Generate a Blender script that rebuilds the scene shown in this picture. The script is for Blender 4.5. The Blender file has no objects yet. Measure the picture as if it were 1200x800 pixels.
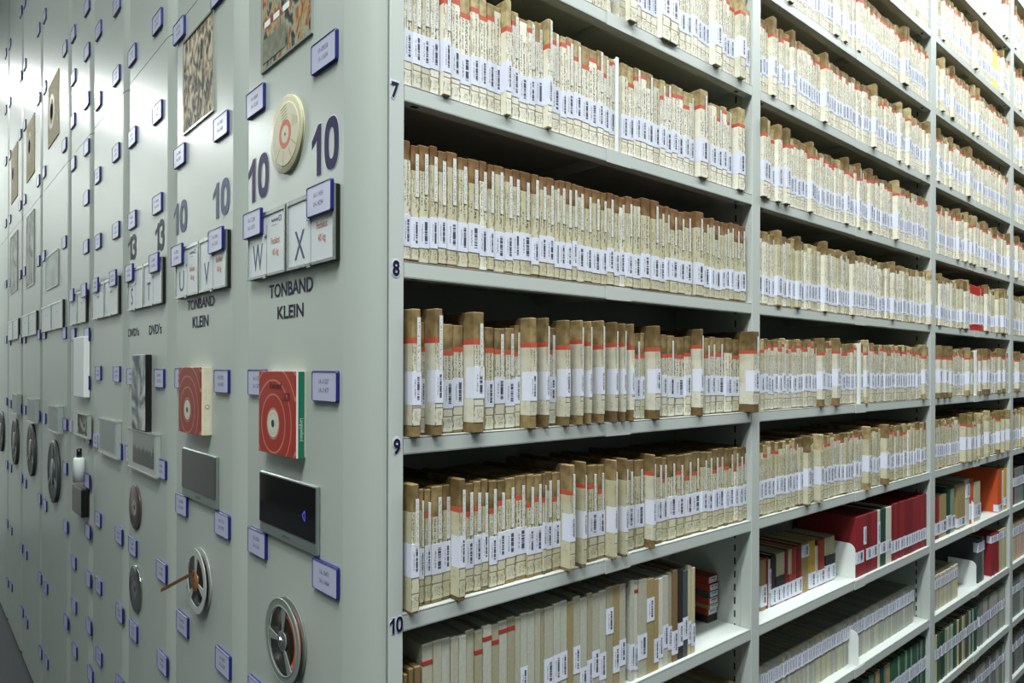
import bpy, math, random
from mathutils import Matrix, Vector
random.seed(7)
SC = bpy.context.scene
COL = SC.collection
# ------------------------------------------------------------------ camera
F = 815.0; ZC = 1.65; YH = 432.0
CAM = Vector((-0.537, -0.897, ZC))
CA, SA = 0.6587, 0.7524            # depth / right share of world +X
ROLL = math.radians(0.15)
cd = bpy.data.cameras.new('camera'); cam = bpy.data.objects.new('camera', cd); COL.objects.link(cam)
cd.sensor_width = 36.0; cd.lens = F / 1200 * 36.0
cd.shift_y = (YH - 400) / 1200.0; cd.clip_start = 0.02; cd.clip_end = 60
az = math.atan2(CA, SA)
cam.matrix_world = Matrix.Translation(CAM) @ Matrix.Rotation(-az, 4, 'Z') @ Matrix.Rotation(math.pi/2, 4, 'X') @ Matrix.Rotation(ROLL, 4, 'Z')
SC.camera = cam
# ------------------------------------------------------------------ world, lights, exposure
W = bpy.data.worlds.new('world'); SC.world = W; W.use_nodes = True
W.node_tree.nodes['Background'].inputs[0].default_value = (0.80, 0.92, 0.95, 1)
W.node_tree.nodes['Background'].inputs[1].default_value = 0.25
vs = SC.view_settings
vs.view_transform = 'Standard'; vs.look = 'None'; vs.gamma = 1; vs.use_curve_mapping = False
vs.exposure = 0.0
def area(name, loc, sx, sy, power, col=(0.965, 1.0, 0.985)):
    l = bpy.data.lights.new(name, 'AREA'); l.shape = 'RECTANGLE'; l.size = sx; l.size_y = sy
    l.energy = power; l.color = col
    o = bpy.data.objects.new(name, l); o.location = loc; COL.objects.link(o); return o
area('aisle_strip_light', (-1.05, 1.1, 4.50), 0.22, 5.4, 48)
area('near_cross_strip_light', (-1.1, -1.35, 4.40), 1.8, 0.25, 55)
area('front_aisle_strip_light', (1.45, -0.82, 4.50), 8.4, 0.25, 370)
area('far_wall_fill_light', (-1.4, 6.9, 4.25), 2.6, 0.25, 135)  # added lamp, brightens the far wall that the end panels reflect
# ------------------------------------------------------------------ pixel helpers (measuring the place)
def ray(u, v):
    a = (u - 600) / F; b = (YH - v) / F
    c, s = math.cos(ROLL), math.sin(ROLL)
    a, b = a*c - b*s, a*s + b*c
    return Vector((a*SA + CA, -a*CA + SA, b))
def px_plane_x(u, v, x):
    d = ray(u, v); t = (x - CAM.x) / d.x; p = CAM + d*t; return p
def px_plane_y(u, v, y=0.0):
    d = ray(u, v); t = (y - CAM.y) / d.y; p = CAM + d*t; return p
def project(p):
    d = Vector(p) - CAM
    dep = d.x*CA + d.y*SA
    if dep < 0.05: return None
    a = (d.x*SA - d.y*CA)/dep; b = d.z/dep
    c, s = math.cos(ROLL), math.sin(ROLL)
    a, b = a*c + b*s, -a*s + b*c
    return 600 + F*a, YH - F*b, dep
# ------------------------------------------------------------------ materials
def lin(c):
    return tuple((x/255/12.92 if x/255 <= 0.04045 else ((x/255+0.055)/1.055)**2.4) for x in c) + (1,)
MATS = {}
class NT:
    def __init__(s, m): s.t = m.node_tree; s.n = s.t.nodes; s.l = s.t.links
    def new(s, kind, **kw):
        x = s.n.new(kind)
        for k, v in kw.items(): setattr(x, k, v)
        return x
    def link(s, a, b): s.l.new(a, b)
    def math(s, op, a, b=None, c=None):
        x = s.n.new('ShaderNodeMath'); x.operation = op
        for i, v in enumerate((a, b, c)):
            if v is None: continue
            if isinstance(v, (int, float)): x.inputs[i].default_value = v
            else: s.l.new(v, x.inputs[i])
        return x.outputs[0]
    def mix(s, f, a, b, mode='MIX'):
        x = s.n.new('ShaderNodeMix'); x.data_type = 'RGBA'; x.blend_type = mode
        for sock, v in ((x.inputs[0], f), (x.inputs[6], a), (x.inputs[7], b)):
            if isinstance(v, (int, float)): sock.default_value = v
            elif isinstance(v, tuple): sock.default_value = v
            else: s.l.new(v, sock)
        return x.outputs[2]
def mat(name, rgb, rough=0.6, metal=0.0, noise=None, trans=0.0, coat=0.0, alpha=1.0, bump=None, ior=None, spec=None):
    if name in MATS: return MATS[name]
    m = bpy.data.materials.new(name); m.use_nodes = True; MATS[name] = m
    b = m.node_tree.nodes['Principled BSDF']; N = NT(m)
    b.inputs['Base Color'].default_value = lin(rgb); b.inputs['Roughness'].default_value = rough
    b.inputs['Metallic'].default_value = metal; b.inputs['Transmission Weight'].default_value = trans
    b.inputs['Coat Weight'].default_value = coat; b.inputs['Alpha'].default_value = alpha
    if ior: b.inputs['IOR'].default_value = ior
    if spec is not None: b.inputs['Specular IOR Level'].default_value = spec
    if noise:
        sc, amt, rgb2 = noise
        tc = N.new('ShaderNodeTexCoord'); nz = N.new('ShaderNodeTexNoise'); nz.inputs['Scale'].default_value = sc; nz.inputs['Detail'].default_value = 5
        N.link(tc.outputs['Object'], nz.inputs['Vector'])
        f = N.math('MULTIPLY', N.math('MULTIPLY', N.math('SUBTRACT', nz.outputs[0], 0.35), 3.0), amt)
        f2 = N.n.new('ShaderNodeClamp'); N.link(f, f2.inputs[0])
        N.link(N.mix(f2.outputs[0], lin(rgb), lin(rgb2)), b.inputs['Base Color'])
    if bump:
        sc, st = bump
        tc = N.new('ShaderNodeTexCoord'); nz = N.new('ShaderNodeTexNoise'); nz.inputs['Scale'].default_value = sc
        N.link(tc.outputs['Object'], nz.inputs['Vector'])
        bp = N.new('ShaderNodeBump'); bp.inputs['Strength'].default_value = st; bp.inputs['Distance'].default_value = 0.001
        N.link(nz.outputs[0], bp.inputs['Height']); N.link(bp.outputs[0], b.inputs['Normal'])
    return m
panel_m = mat('panel_paint', (180, 190, 182), 0.34, bump=(5, 0.05), spec=0.28)
steel_m = mat('shelf_paint', (191, 199, 195), 0.42, spec=0.5)
back_m = mat('rear_sheet_paint', (150, 158, 152), 0.6)
dark_m = mat('dark_gap', (22, 24, 24), 0.8)
blue_m = mat('blue_plastic', (32, 36, 112), 0.3)
card_m = mat('card_lavender', (186, 190, 214), 0.35)
ink_m = mat('ink_navy', (26, 20, 72), 0.5, spec=0.15)
ink2_m = mat('ink_slate', (80, 92, 118), 0.5, spec=0.15)
ink3_m = mat('ink_dark', (24, 28, 56), 0.5, spec=0.15)
halo_m = mat('sticker_backing', (214, 216, 232), 0.5, spec=0.15)
black_m = mat('black_plastic', (18, 18, 19), 0.35)
rim_m = mat('metal_rim', (168, 176, 172), 0.25, 0.8)
silver_m = mat('silver_metal', (150, 160, 156), 0.35, 0.6)
white_m = mat('white_enamel', (232, 238, 236), 0.4)
def uv_parts(N):
    u = N.new('ShaderNodeUVMap'); sp = N.new('ShaderNodeSeparateXYZ'); N.link(u.outputs[0], sp.inputs[0])
    return u.outputs[0], sp.outputs[0], sp.outputs[1]
def rnd(N):
    g = N.new('ShaderNodeNewGeometry'); o = N.new('ShaderNodeObjectInfo')
    r = N.math('FRACT', N.math('ADD', g.outputs['Random Per Island'], N.math('MULTIPLY', o.outputs['Random'], 7.31)))
    return r
def band(N, x, lo, hi):
    return N.math('MULTIPLY', N.math('GREATER_THAN', x, lo), N.math('LESS_THAN', x, hi))
def paper_mat(name, c1, c2, ink=0.9, blotch=0.5):
    """aged spine paper with rows of small handwriting running up the spine"""
    m = bpy.data.materials.new(name); m.use_nodes = True; N = NT(m); b = N.n['Principled BSDF']
    b.inputs['Roughness'].default_value = 0.75; b.inputs['Specular IOR Level'].default_value = 0.25
    uv, u, v = uv_parts(N); r = rnd(N)
    tc = N.new('ShaderNodeTexCoord')
    nz = N.new('ShaderNodeTexNoise'); nz.inputs['Scale'].default_value = 26; nz.inputs['Detail'].default_value = 6
    N.link(tc.outputs['Object'], nz.inputs['Vector'])
    blot = N.new('ShaderNodeClamp'); N.link(N.math('MULTIPLY', N.math('SUBTRACT', nz.outputs[0], 0.48), 4.5), blot.inputs[0])
    base = N.mix(r, lin(c1), lin(c2))
    base = N.mix(N.math('MULTIPLY', blot.outputs[0], blotch), base, lin((172, 162, 116)))
    # grime and worn corners: brown rubbed through at the long spine edges, also painting the dark gaps between boxes
    n3 = N.new('ShaderNodeTexNoise'); n3.inputs['Scale'].default_value = 110; n3.inputs['Detail'].default_value = 5
    N.link(tc.outputs['Object'], n3.inputs['Vector'])
    ed = N.math('SUBTRACT', N.math('MULTIPLY', N.math('ABSOLUTE', N.math('SUBTRACT', u, 0.5)), 2.0), 0.77)
    rub_and_gap = N.new('ShaderNodeClamp'); N.link(N.math('MULTIPLY', N.math('ADD', ed, N.math('MULTIPLY', N.math('SUBTRACT', n3.outputs[0], 0.52), 1.1)), 7.0), rub_and_gap.inputs[0])
    onf = N.math('GREATER_THAN', u, -0.5)
    base = N.mix(N.math('MULTIPLY', N.math('MULTIPLY', rub_and_gap.outputs[0], onf), 0.85), base, lin((118, 100, 62)))
    sp_ = N.new('ShaderNodeClamp'); N.link(N.math('MULTIPLY', N.math('SUBTRACT', n3.outputs[0], 0.60), 8.0), sp_.inputs[0])
    base = N.mix(N.math('MULTIPLY', sp_.outputs[0], 0.4), base, lin((128, 112, 76)))
    # handwriting: short dark dashes along v in two columns
    def scrib(fu, fv, thr, off):
        mp = N.new('ShaderNodeCombineXYZ')
        N.link(N.math('MULTIPLY', u, fu), mp.inputs[0]); N.link(N.math('MULTIPLY', v, fv), mp.inputs[1]); N.link(N.math('ADD', N.math('MULTIPLY', r, 50.0), off), mp.inputs[2])
        hz = N.new('ShaderNodeTexNoise'); hz.inputs['Scale'].default_value = 1.6; hz.inputs['Detail'].default_value = 2
        N.link(mp.outputs[0], hz.inputs['Vector']); return N.math('GREATER_THAN', hz.outputs[0], thr)
    c1m = N.math('MULTIPLY', band(N, u, 0.52, 0.74), band(N, v, 0.46, N.math('ADD', 0.78, N.math('MULTIPLY', r, 0.20))))
    c2m = N.math('MULTIPLY', band(N, u, 0.22, 0.36), band(N, v, 0.50, N.math('SUBTRACT', 0.92, N.math('MULTIPLY', r, 0.35))))
    w = N.math('ADD', N.math('MULTIPLY', c1m, scrib(6.0, 75.0, 0.50, 0)), N.math('MULTIPLY', c2m, scrib(6.0, 60.0, 0.52, 9)))
    base = N.mix(N.math('MULTIPLY', w, ink), base, lin((48, 45, 40)))
    # printed rule and small note near the foot
    ln = N.math('MULTIPLY', band(N, v, 0.138, 0.148), band(N, u, 0.06, 0.97))
    note = N.math('MULTIPLY', N.math('MULTIPLY', band(N, v, 0.03, 0.12), band(N, u, 0.3, 0.8)), scrib(6.0, 120.0, 0.56, 17))
    base = N.mix(N.math('MULTIPLY', N.math('MAXIMUM', ln, note), 0.8), base, lin((84, 76, 50)))
    N.link(base, b.inputs['Base Color']); MATS[name] = m
    return m
paperW = paper_mat('spine_paper_white', (234, 233, 220), (222, 219, 200), 0.9, 0.30)
paperC = paper_mat('spine_paper_cream', (208, 206, 182), (190, 187, 158))
paperG = paper_mat('spine_paper_grey', (214, 214, 200), (198, 196, 176), 0.85)
def label_mat():
    m = bpy.data.materials.new('barcode_print'); m.use_nodes = True; N = NT(m); b = N.n['Principled BSDF']
    b.inputs['Roughness'].default_value = 0.35
    uv, u, v = uv_parts(N); r = rnd(N)
    code = N.math('MULTIPLY', band(N, u, 0.55, 0.82), band(N, v, 0.15, 0.86))
    wn = N.new('ShaderNodeTexWhiteNoise'); wn.noise_dimensions = '2D'
    cx = N.new('ShaderNodeCombineXYZ'); N.link(N.math('FLOOR', N.math('MULTIPLY', v, 70)), cx.inputs[0]); N.link(r, cx.inputs[1])
    N.link(cx.outputs[0], wn.inputs['Vector'])
    bars = N.math('MULTIPLY', code, N.math('GREATER_THAN', wn.outputs[0], 0.16))
    mp = N.new('ShaderNodeCombineXYZ'); N.link(N.math('MULTIPLY', v, 34), mp.inputs[1]); N.link(N.math('MULTIPLY', u, 7), mp.inputs[0]); N.link(N.math('MULTIPLY', r, 30), mp.inputs[2])
    hz = N.new('ShaderNodeTexNoise'); hz.inputs['Scale'].default_value = 1.3; N.link(mp.outputs[0], hz.inputs['Vector'])
    tx = N.math('MULTIPLY', N.math('MULTIPLY', band(N, u, 0.26, 0.40), band(N, v, 0.22, 0.78)), N.math('GREATER_THAN', hz.outputs[0], 0.49))
    base = N.mix(N.math('MULTIPLY', N.math('MAXIMUM', N.math('MULTIPLY', bars, 0.92), N.math('MULTIPLY', tx, 0.7)), 1.0), lin((222, 227, 242)), lin((30, 34, 58)))
    N.link(base, b.inputs['Base Color']); return m
label_m = label_mat()
def strip_mat():
    m = bpy.data.materials.new('title_strip_print'); m.use_nodes = True; N = NT(m); b = N.n['Principled BSDF']
    b.inputs['Roughness'].default_value = 0.45
    uv, u, v = uv_parts(N); r = rnd(N)
    mp = N.new('ShaderNodeCombineXYZ'); N.link(N.math('MULTIPLY', v, 22), mp.inputs[1]); N.link(N.math('MULTIPLY', u, 3), mp.inputs[0]); N.link(N.math('MULTIPLY', r, 30), mp.inputs[2])
    hz = N.new('ShaderNodeTexNoise'); hz.inputs['Scale'].default_value = 1.5; N.link(mp.outputs[0], hz.inputs['Vector'])
    tx = N.math('MULTIPLY', N.math('MULTIPLY', band(N, u, 0.25, 0.75), band(N, v, 0.08, 0.92)), N.math('GREATER_THAN', hz.outputs[0], 0.56))
    N.link(N.mix(N.math('MULTIPLY', tx, 0.7), lin((218, 220, 214)), lin((50, 50, 58))), b.inputs['Base Color']); return m
strip_m = strip_mat()
def kraft_mat(name, c1, c2):
    m = bpy.data.materials.new(name); m.use_nodes = True; N = NT(m); b = N.n['Principled BSDF']
    b.inputs['Roughness'].default_value = 0.8; b.inputs['Specular IOR Level'].default_value = 0.2
    r = rnd(N); tc = N.new('ShaderNodeTexCoord'); nz = N.new('ShaderNodeTexNoise'); nz.inputs['Scale'].default_value = 60; nz.inputs['Detail'].default_value = 5
    N.link(tc.outputs['Object'], nz.inputs['Vector'])
    base = N.mix(r, lin(c1), lin(c2))
    k1 = N.new('ShaderNodeClamp'); N.link(N.math('MULTIPLY', N.math('SUBTRACT', nz.outputs[0], 0.42), 4.0), k1.inputs[0])
    base = N.mix(N.math('MULTIPLY', k1.outputs[0], 0.6), base, lin((84, 64, 36)))
    n2 = N.new('ShaderNodeTexNoise'); n2.inputs['Scale'].default_value = 22; N.link(tc.outputs['Object'], n2.inputs['Vector'])
    k2 = N.new('ShaderNodeClamp'); N.link(N.math('MULTIPLY', N.math('SUBTRACT', n2.outputs[0], 0.55), 5.0), k2.inputs[0])
    base = N.mix(N.math('MULTIPLY', k2.outputs[0], 0.45), base, lin((186, 166, 120)))
    N.link(base, b.inputs['Base Color']); MATS[name] = m; return m
kraft_m = kraft_mat('kraft_board', (152, 132, 92), (108, 91, 58))
kraftY_m = kraft_mat('yellowed_board', (196, 184, 140), (160, 140, 96))
red_m = mat('red_print_band', (190, 84, 62), 0.65)
# ------------------------------------------------------------------ mesh builder
class MB:
    def __init__(s): s.v = []; s.f = []; s.m = []; s.u = []; s.sm = []
    def quad(s, pts, mi=0, uv=None, smooth=False):
        i = len(s.v); s.v += [tuple(p) for p in pts]; n = len(pts)
        s.f.append(tuple(range(i, i+n))); s.m.append(mi); s.sm.append(smooth)
        s.u.append(uv if uv else [(-1, -1)]*n)
    def faces(s, verts, faces, mi=0, smooth=False):
        i = len(s.v); s.v += [tuple(p) for p in verts]
        for f in faces:
            s.f.append(tuple(i+k for k in f)); s.m.append(mi); s.u.append([(-1, -1)]*len(f)); s.sm.append(smooth)
    def box(s, x0, x1, y0, y1, z0, z1, mi=0, uvfront=False):
        V = [(x0,y0,z0),(x1,y0,z0),(x1,y1,z0),(x0,y1,z0),(x0,y0,z1),(x1,y0,z1),(x1,y1,z1),(x0,y1,z1)]
        i = len(s.v); s.v += V
        fs = [(0,3,2,1),(4,5,6,7),(0,1,5,4),(1,2,6,5),(2,3,7,6),(3,0,4,7)]
        for k, f in enumerate(fs):
            s.f.append(tuple(i+a for a in f)); s.m.append(mi); s.sm.append(False)
            s.u.append([(0,0),(1,0),(1,1),(0,1)] if (uvfront and k == 2) else [(-1,-1)]*4)
    def bevbox(s, x0, x1, y0, y1, z0, z1, b=0.001, mi=0):
        """box with all edges chamfered"""
        def ring(z, e):
            return [(x0+e+b*0,y0+b+e*0,z),(x0+b+e*0,y0+e,z),(x1-b,y0+e,z),(x1-e,y0+b,z),(x1-e,y1-b,z),(x1-b,y1-e,z),(x0+b,y1-e,z),(x0+e,y1-b,z)]
        R = []
        for z, e in ((z0, b), (z0+b, 0), (z1-b, 0), (z1, b)):
            if e:
                R.append([(x0+b,y0+b*1.6,z),(x0+b*1.6,y0+b,z),(x1-b*1.6,y0+b,z),(x1-b,y0+b*1.6,z),(x1-b,y1-b*1.6,z),(x1-b*1.6,y1-b,z),(x0+b*1.6,y1-b,z),(x0+b,y1-b*1.6,z)])
            else: R.append(ring(z, 0))
        V = [p for r in R for p in r]; Fc = []
        for k in range(3):
            for j in range(8):
                a = k*8+j; c = k*8+(j+1) % 8
                Fc.append((a, c, c+8, a+8))
        Fc.append(tuple(reversed(range(8)))); Fc.append(tuple(range(24, 32)))
        s.faces(V, Fc, mi)
    def prism(s, poly, z0, z1, mi=0, smooth=False, caps=True):
        """poly in xy (ccw) extruded in z"""
        n = len(poly); V = [(p[0], p[1], z0) for p in poly] + [(p[0], p[1], z1) for p in poly]
        s.faces(V, [(j, (j+1) % n, (j+1) % n+n, j+n) for j in range(n)], mi, smooth)
        if caps: s.faces(V, [tuple(reversed(range(n))), tuple(range(n, 2*n))], mi)
    def lathe(s, prof, mi=0, seg=48, c=(0, 0), a0=0, a1=2*math.pi, smooth=True):
        """profile (r, z) turned about local z"""
        full = abs(a1-a0-2*math.pi) < 1e-6; n = seg if full else seg+1
        V = []
        for k in range(n):
            a = a0+(a1-a0)*k/seg
            V += [(c[0]+r*math.cos(a), c[1]+r*math.sin(a), z) for r, z in prof]
        m = len(prof); Fc = []
        for k in range(seg):
            k2 = (k+1) % n
            for j in range(m-1):
                Fc.append((k*m+j, k2*m+j, k2*m+j+1, k*m+j+1))
        s.faces(V, Fc, mi, smooth)
    def build(s, name, mats, parent=None, loc=None, mw=None):
        me = bpy.data.meshes.new(name); me.from_pydata(s.v, [], s.f)
        if not isinstance(mats, (list, tuple)): mats = [mats]
        for m in mats: me.materials.append(m)
        me.polygons.foreach_set('material_index', s.m)
        me.polygons.foreach_set('use_smooth', s.sm)
        ul = me.uv_layers.new(name='UVMap'); flat = []
        for u in s.u:
            for a in u: flat += [a[0], a[1]]
        ul.data.foreach_set('uv', flat)
        me.update()
        o = bpy.data.objects.new(name, me); COL.objects.link(o)
        if parent: o.parent = parent
        if loc is not None: o.location = loc
        if mw is not None: o.matrix_basis = mw
        return o
def tag(o, label=None, cat=None, group=None, kind=None):
    if label: o['label'] = label
    if cat: o['category'] = cat
    if group: o['group'] = group
    if kind: o['kind'] = kind
    return o
def empty(name, loc=(0, 0, 0), mw=None):
    o = bpy.data.objects.new(name, None); COL.objects.link(o); o.empty_display_size = 0.05
    if mw is not None: o.matrix_basis = mw
    else: o.location = loc
    return o
def text_part(name, s, cap, wscale, m, parent, x, y, z, bold=0.0, mw=None, depth=0.0002, spacing=1.0):
    """lettering lying in the local xy plane, centred at x, y"""
    cu = bpy.data.curves.new(name, 'FONT'); cu.body = s; cu.align_x = 'CENTER'; cu.align_y = 'CENTER'
    cu.size = cap/0.70; cu.offset = bold*cap; cu.extrude = depth; cu.space_character = spacing; cu.resolution_u = 3
    t = bpy.data.objects.new('tmp', cu); COL.objects.link(t)
    dg = bpy.context.evaluated_depsgraph_get(); me = bpy.data.meshes.new_from_object(t.evaluated_get(dg))
    bpy.data.objects.remove(t); bpy.data.curves.remove(cu)
    xs = [v.co.x for v in me.vertices]; ys = [v.co.y for v in me.vertices]
    cx = (min(xs)+max(xs))/2; cy = (min(ys)+max(ys))/2
    for v in me.vertices: v.co = Vector(((v.co.x-cx)*wscale+x, (v.co.y-cy)+y, v.co.z+z))
    me.materials.clear(); me.materials.append(m)
    o = bpy.data.objects.new(name, me); COL.objects.link(o); o.parent = parent
    if mw is not None: o.matrix_basis = mw
    return o
ONES = ['', 'first', 'second', 'third', 'fourth', 'fifth', 'sixth', 'seventh', 'eighth', 'ninth', 'tenth', 'eleventh', 'twelfth', 'thirteenth', 'fourteenth', 'fifteenth', 'sixteenth', 'seventeenth', 'eighteenth', 'nineteenth']
TENS = ['', '', 'twenty', 'thirty', 'forty', 'fifty', 'sixty', 'seventy', 'eighty', 'ninety']
def ordn(n):
    if n < 20: return ONES[n]
    t, o = divmod(n, 10)
    if o == 0: return TENS[t][:-1]+'ieth'
    return TENS[t]+'-'+ONES[o]
# ------------------------------------------------------------------ room
def struct(name, mb, m):
    o = mb.build(name, m); o['kind'] = 'structure'; return o
carpet_m = mat('carpet', (48, 52, 55), 0.95, noise=(180, 0.8, (80, 84, 86)), bump=(400, 0.6))
wall_m = mat('wall_plaster', (236, 240, 236), 0.7, noise=(2, 0.2, (226, 230, 226)))
grey_wall_m = mat('grey_wall_paint', (72, 76, 74), 0.8, noise=(2, 0.2, (66, 70, 68)))
ceil_m = mat('ceiling_plaster', (120, 124, 122), 0.8)
X0R, X1R, Y0R, Y1R, ZT = -2.9, 6.2, -3.0, 7.7, 4.9
b = MB(); b.box(X0R, X1R, Y0R, Y1R, -0.1, 0); struct('floor', b, carpet_m)
b = MB(); b.box(X0R, X1R, Y0R, Y1R, ZT, ZT+0.1); struct('ceiling', b, ceil_m)
b = MB(); b.box(X0R, X1R, Y1R, Y1R+0.1, 0, ZT); struct('wall_far', b, wall_m)
b = MB(); b.box(X0R, X1R, Y0R-0.1, Y0R, 0, ZT); struct('wall_near', b, grey_wall_m)
b = MB(); b.box(X0R-0.1, X0R, Y0R, Y1R, 0, ZT); struct('wall_left', b, grey_wall_m)
b = MB(); b.box(X1R, X1R+0.1, Y0R, Y1R, 0, ZT); struct('wall_right', b, grey_wall_m)
# ------------------------------------------------------------------ mobile shelving: end panels along the left aisle
XP = -0.035                         # face of the flat part of every end panel
RH = 4.25                           # rack height
UY = [0.0]
for u in (286.5, 204.5, 149.7, 108.5, 82.3, 49.0, 26.3, 10.0): UY.append(px_plane_x(u, 430, XP).y)
UY.append(UY[-1]+0.70); UY.append(UY[-1]+0.70)
print('UY', [round(a, 3) for a in UY])
ZSEAM = px_plane_x(218, 17, XP).z
RD = UY[1]-0.006                    # depth of the first unit
def panel_poly(y0, y1, R=0.062):
    pts = []
    n = 14
    for k in range(n+1):            # near curved edge: from (0,y0) out to (XP,y0+R)
        am = math.radians(70); a = am*k/n
        pts.append((XP*math.sin(a)/math.sin(am), y0+R*(1-math.cos(a))/(1-math.cos(am))))
    for k in range(n+1):            # far edge
        a = (math.pi/2)*(1-k/n)
        pts.append((XP*math.sin(a), y1-0.018*(1-math.cos(a))))
    pts.append((0.004, y1)); pts.append((0.004, y0))
    return pts
def end_panels(root, y0, y1):
    for z0, z1 in ((0.05, ZSEAM-0.0012), (ZSEAM+0.0012, RH)):
        poly = [(x, y-y0) for x, y in panel_poly(y0+0.003, y1-0.003)]
        mb = MB(); n = len(poly)
        V = [(p[0], p[1], z0) for p in poly] + [(p[0], p[1], z1) for p in poly]
        # keep the flat band separate so its shading stays flat
        for j in range(n):
            k = (j+1) % n
            sm = False
            mb.faces([V[j], V[k], V[k+n], V[j+n]], [(3, 2, 1, 0)], 0, False)
        mb.faces(V, [tuple(range(n)), tuple(reversed(range(n, 2*n)))], 0)
        o = mb.build('end_panel', panel_m, root)
        # merge seams of the curve for smooth shading
        import bmesh
        bm = bmesh.new(); bm.from_mesh(o.data); bmesh.ops.remove_doubles(bm, verts=bm.verts, dist=1e-6)
        bmesh.ops.recalc_face_normals(bm, faces=bm.faces)
        for f in bm.faces: f.smooth = True
        for e in bm.edges:
            if len(e.link_faces) == 2 and e.calc_face_angle(0) > 0.12: e.smooth = False
        bm.to_mesh(o.data); bm.free()
    mb = MB(); mb.box(-0.004, 0.0, 0.006, y1-y0-0.006, 0.0, 0.05); mb.build('plinth', dark_m, root)
# first unit: bays filled with tape boxes
POST = 0.032
BAYS = []                           # (x of opening start, x of opening end)
xs = [px_plane_y(473.2, 430).x, px_plane_y(881.2, 430).x, px_plane_y(890.6, 430).x, px_plane_y(1090.6, 430).x, px_plane_y(1096.3, 430).x, px_plane_y(1184.1, 430).x, px_plane_y(1187.3, 430).x]
xs.append(xs[-1]+1.0)
BAYS = [(xs[0], xs[1]), (xs[2], xs[3]), (xs[4], xs[5]), (xs[6], xs[7])]
RL = xs[-1]+0.04
print('BAYS', BAYS)
z7 = px_plane_y(881, 239.5).z; z10 = px_plane_y(881.5, 622).z
SP = (z7-z10)/3
def zlow(k): return z7-(k-7)*SP
LIP = 0.0252
def ztop(k): return zlow(k)+LIP
BACK = 0.222
print('spacing', SP, [round(zlow(k), 3) for k in range(1, 15)])
rack = empty('mobile_shelving_unit', (0, 0, 0))
tag(rack, 'nearest pale grey shelving unit, its open bays facing right full of tape boxes', 'shelving', 'mobile shelving units')
end_panels(rack, UY[0], UY[1])
def side_mat():
    m = bpy.data.materials.new('slotted_steel'); m.use_nodes = True; N = NT(m); b = N.n['Principled BSDF']
    tc = N.new('ShaderNodeTexCoord'); sp = N.new('ShaderNodeSeparateXYZ'); N.link(tc.outputs['Object'], sp.inputs[0])
    f = N.math('FRACT', N.math('MULTIPLY', sp.outputs[2], 1/0.033))
    slot = N.math('MULTIPLY', band(N, f, 0.2, 0.72), band(N, sp.outputs[1], 0.0435, 0.048))
    N.link(N.mix(slot, lin((186, 194, 189)), lin((16, 18, 18))), b.inputs['Base Color'])
    b.inputs['Roughness'].default_value = 0.45; return m
side_m = side_mat()
def upright(x0, x1, left=True, right=True):
    mb = MB()
    mb.bevbox(x0, x1, 0.0, 0.030, 0.0, RH, 0.0015)
    mb.build('upright', steel_m, rack)
    if left:
        mb = MB(); mb.box(x0+0.0005, x0+0.0025, 0.030, BACK, 0.0, RH); mb.build('upright_side', side_m, rack)
    if right:
        mb = MB(); mb.box(x1-0.0025, x1-0.0005, 0.030, BACK, 0.0, RH); mb.build('upright_side', side_m, rack)
upright(0.0065, BAYS[0][0], False, True)
for i in range(3): upright(BAYS[i][1], BAYS[i+1][0])
upright(BAYS[3][1], RL, True, False)
mb = MB(); mb.box(0.002, 0.0065, 0.008, 0.05, 0.02, RH-0.01); mb.build('gap_shade_strip', dark_m, rack)  # dark strip set behind the open gap in place of its shade
mb = MB(); mb.box(0.006, RL, BACK, BACK+0.004, 0.0, RH); mb.build('back_sheet', back_m, rack)
mb = MB(); mb.box(0.006, RL, 0.004, RD-0.01, RH-0.02, RH-0.001); mb.build('top_cover', steel_m, rack)
mb = MB(); mb.box(0.008, RL, RD-0.012, RD-0.008, 0.03, RH-0.03); mb.build('rear_sheet', back_m, rack)
mb = MB(); mb.box(BAYS[0][0]-0.02, RL, 0.01, BACK, 0.0, zlow(14)-0.11); mb.build('carriage_base', steel_m, rack)
for bi, (xa, xb) in enumerate(BAYS):
    for k in range(1, 15):
        zt = ztop(k); zl = zlow(k); mb = MB()
        y0, y1 = 0.001, BACK-0.002
        mb.box(xa+0.0008, xb-0.0008, y0, y1, zt-0.0018, zt)
        mb.bevbox(xa+0.0008, xb-0.0008, y0, y0+0.003, zl, zt, 0.0007)
        mb.box(xa+0.0008, xb-0.0008, y0, y0+0.022, zl, zl+0.0015)
        xm = (xa+xb)/2-0.01
        jc = MB(); jc.box(xm-0.03, xm+0.045, y0-0.0014, y0, zl-0.0012, zt-0.0002)
        mb.box(xm-0.01, xm-0.0085, y0+0.003, y1, zl+0.002, zt-0.002)
        for xx in (xa+0.02, xb-0.06):                                       # slots in the lip return
            mb.box(xx, xx+0.012, y0+0.008, y0+0.016, zl-0.0004, zl, 1)
        jc.build('joint_cover', steel_m, mb.build('shelf', [steel_m, dark_m], rack))
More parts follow.
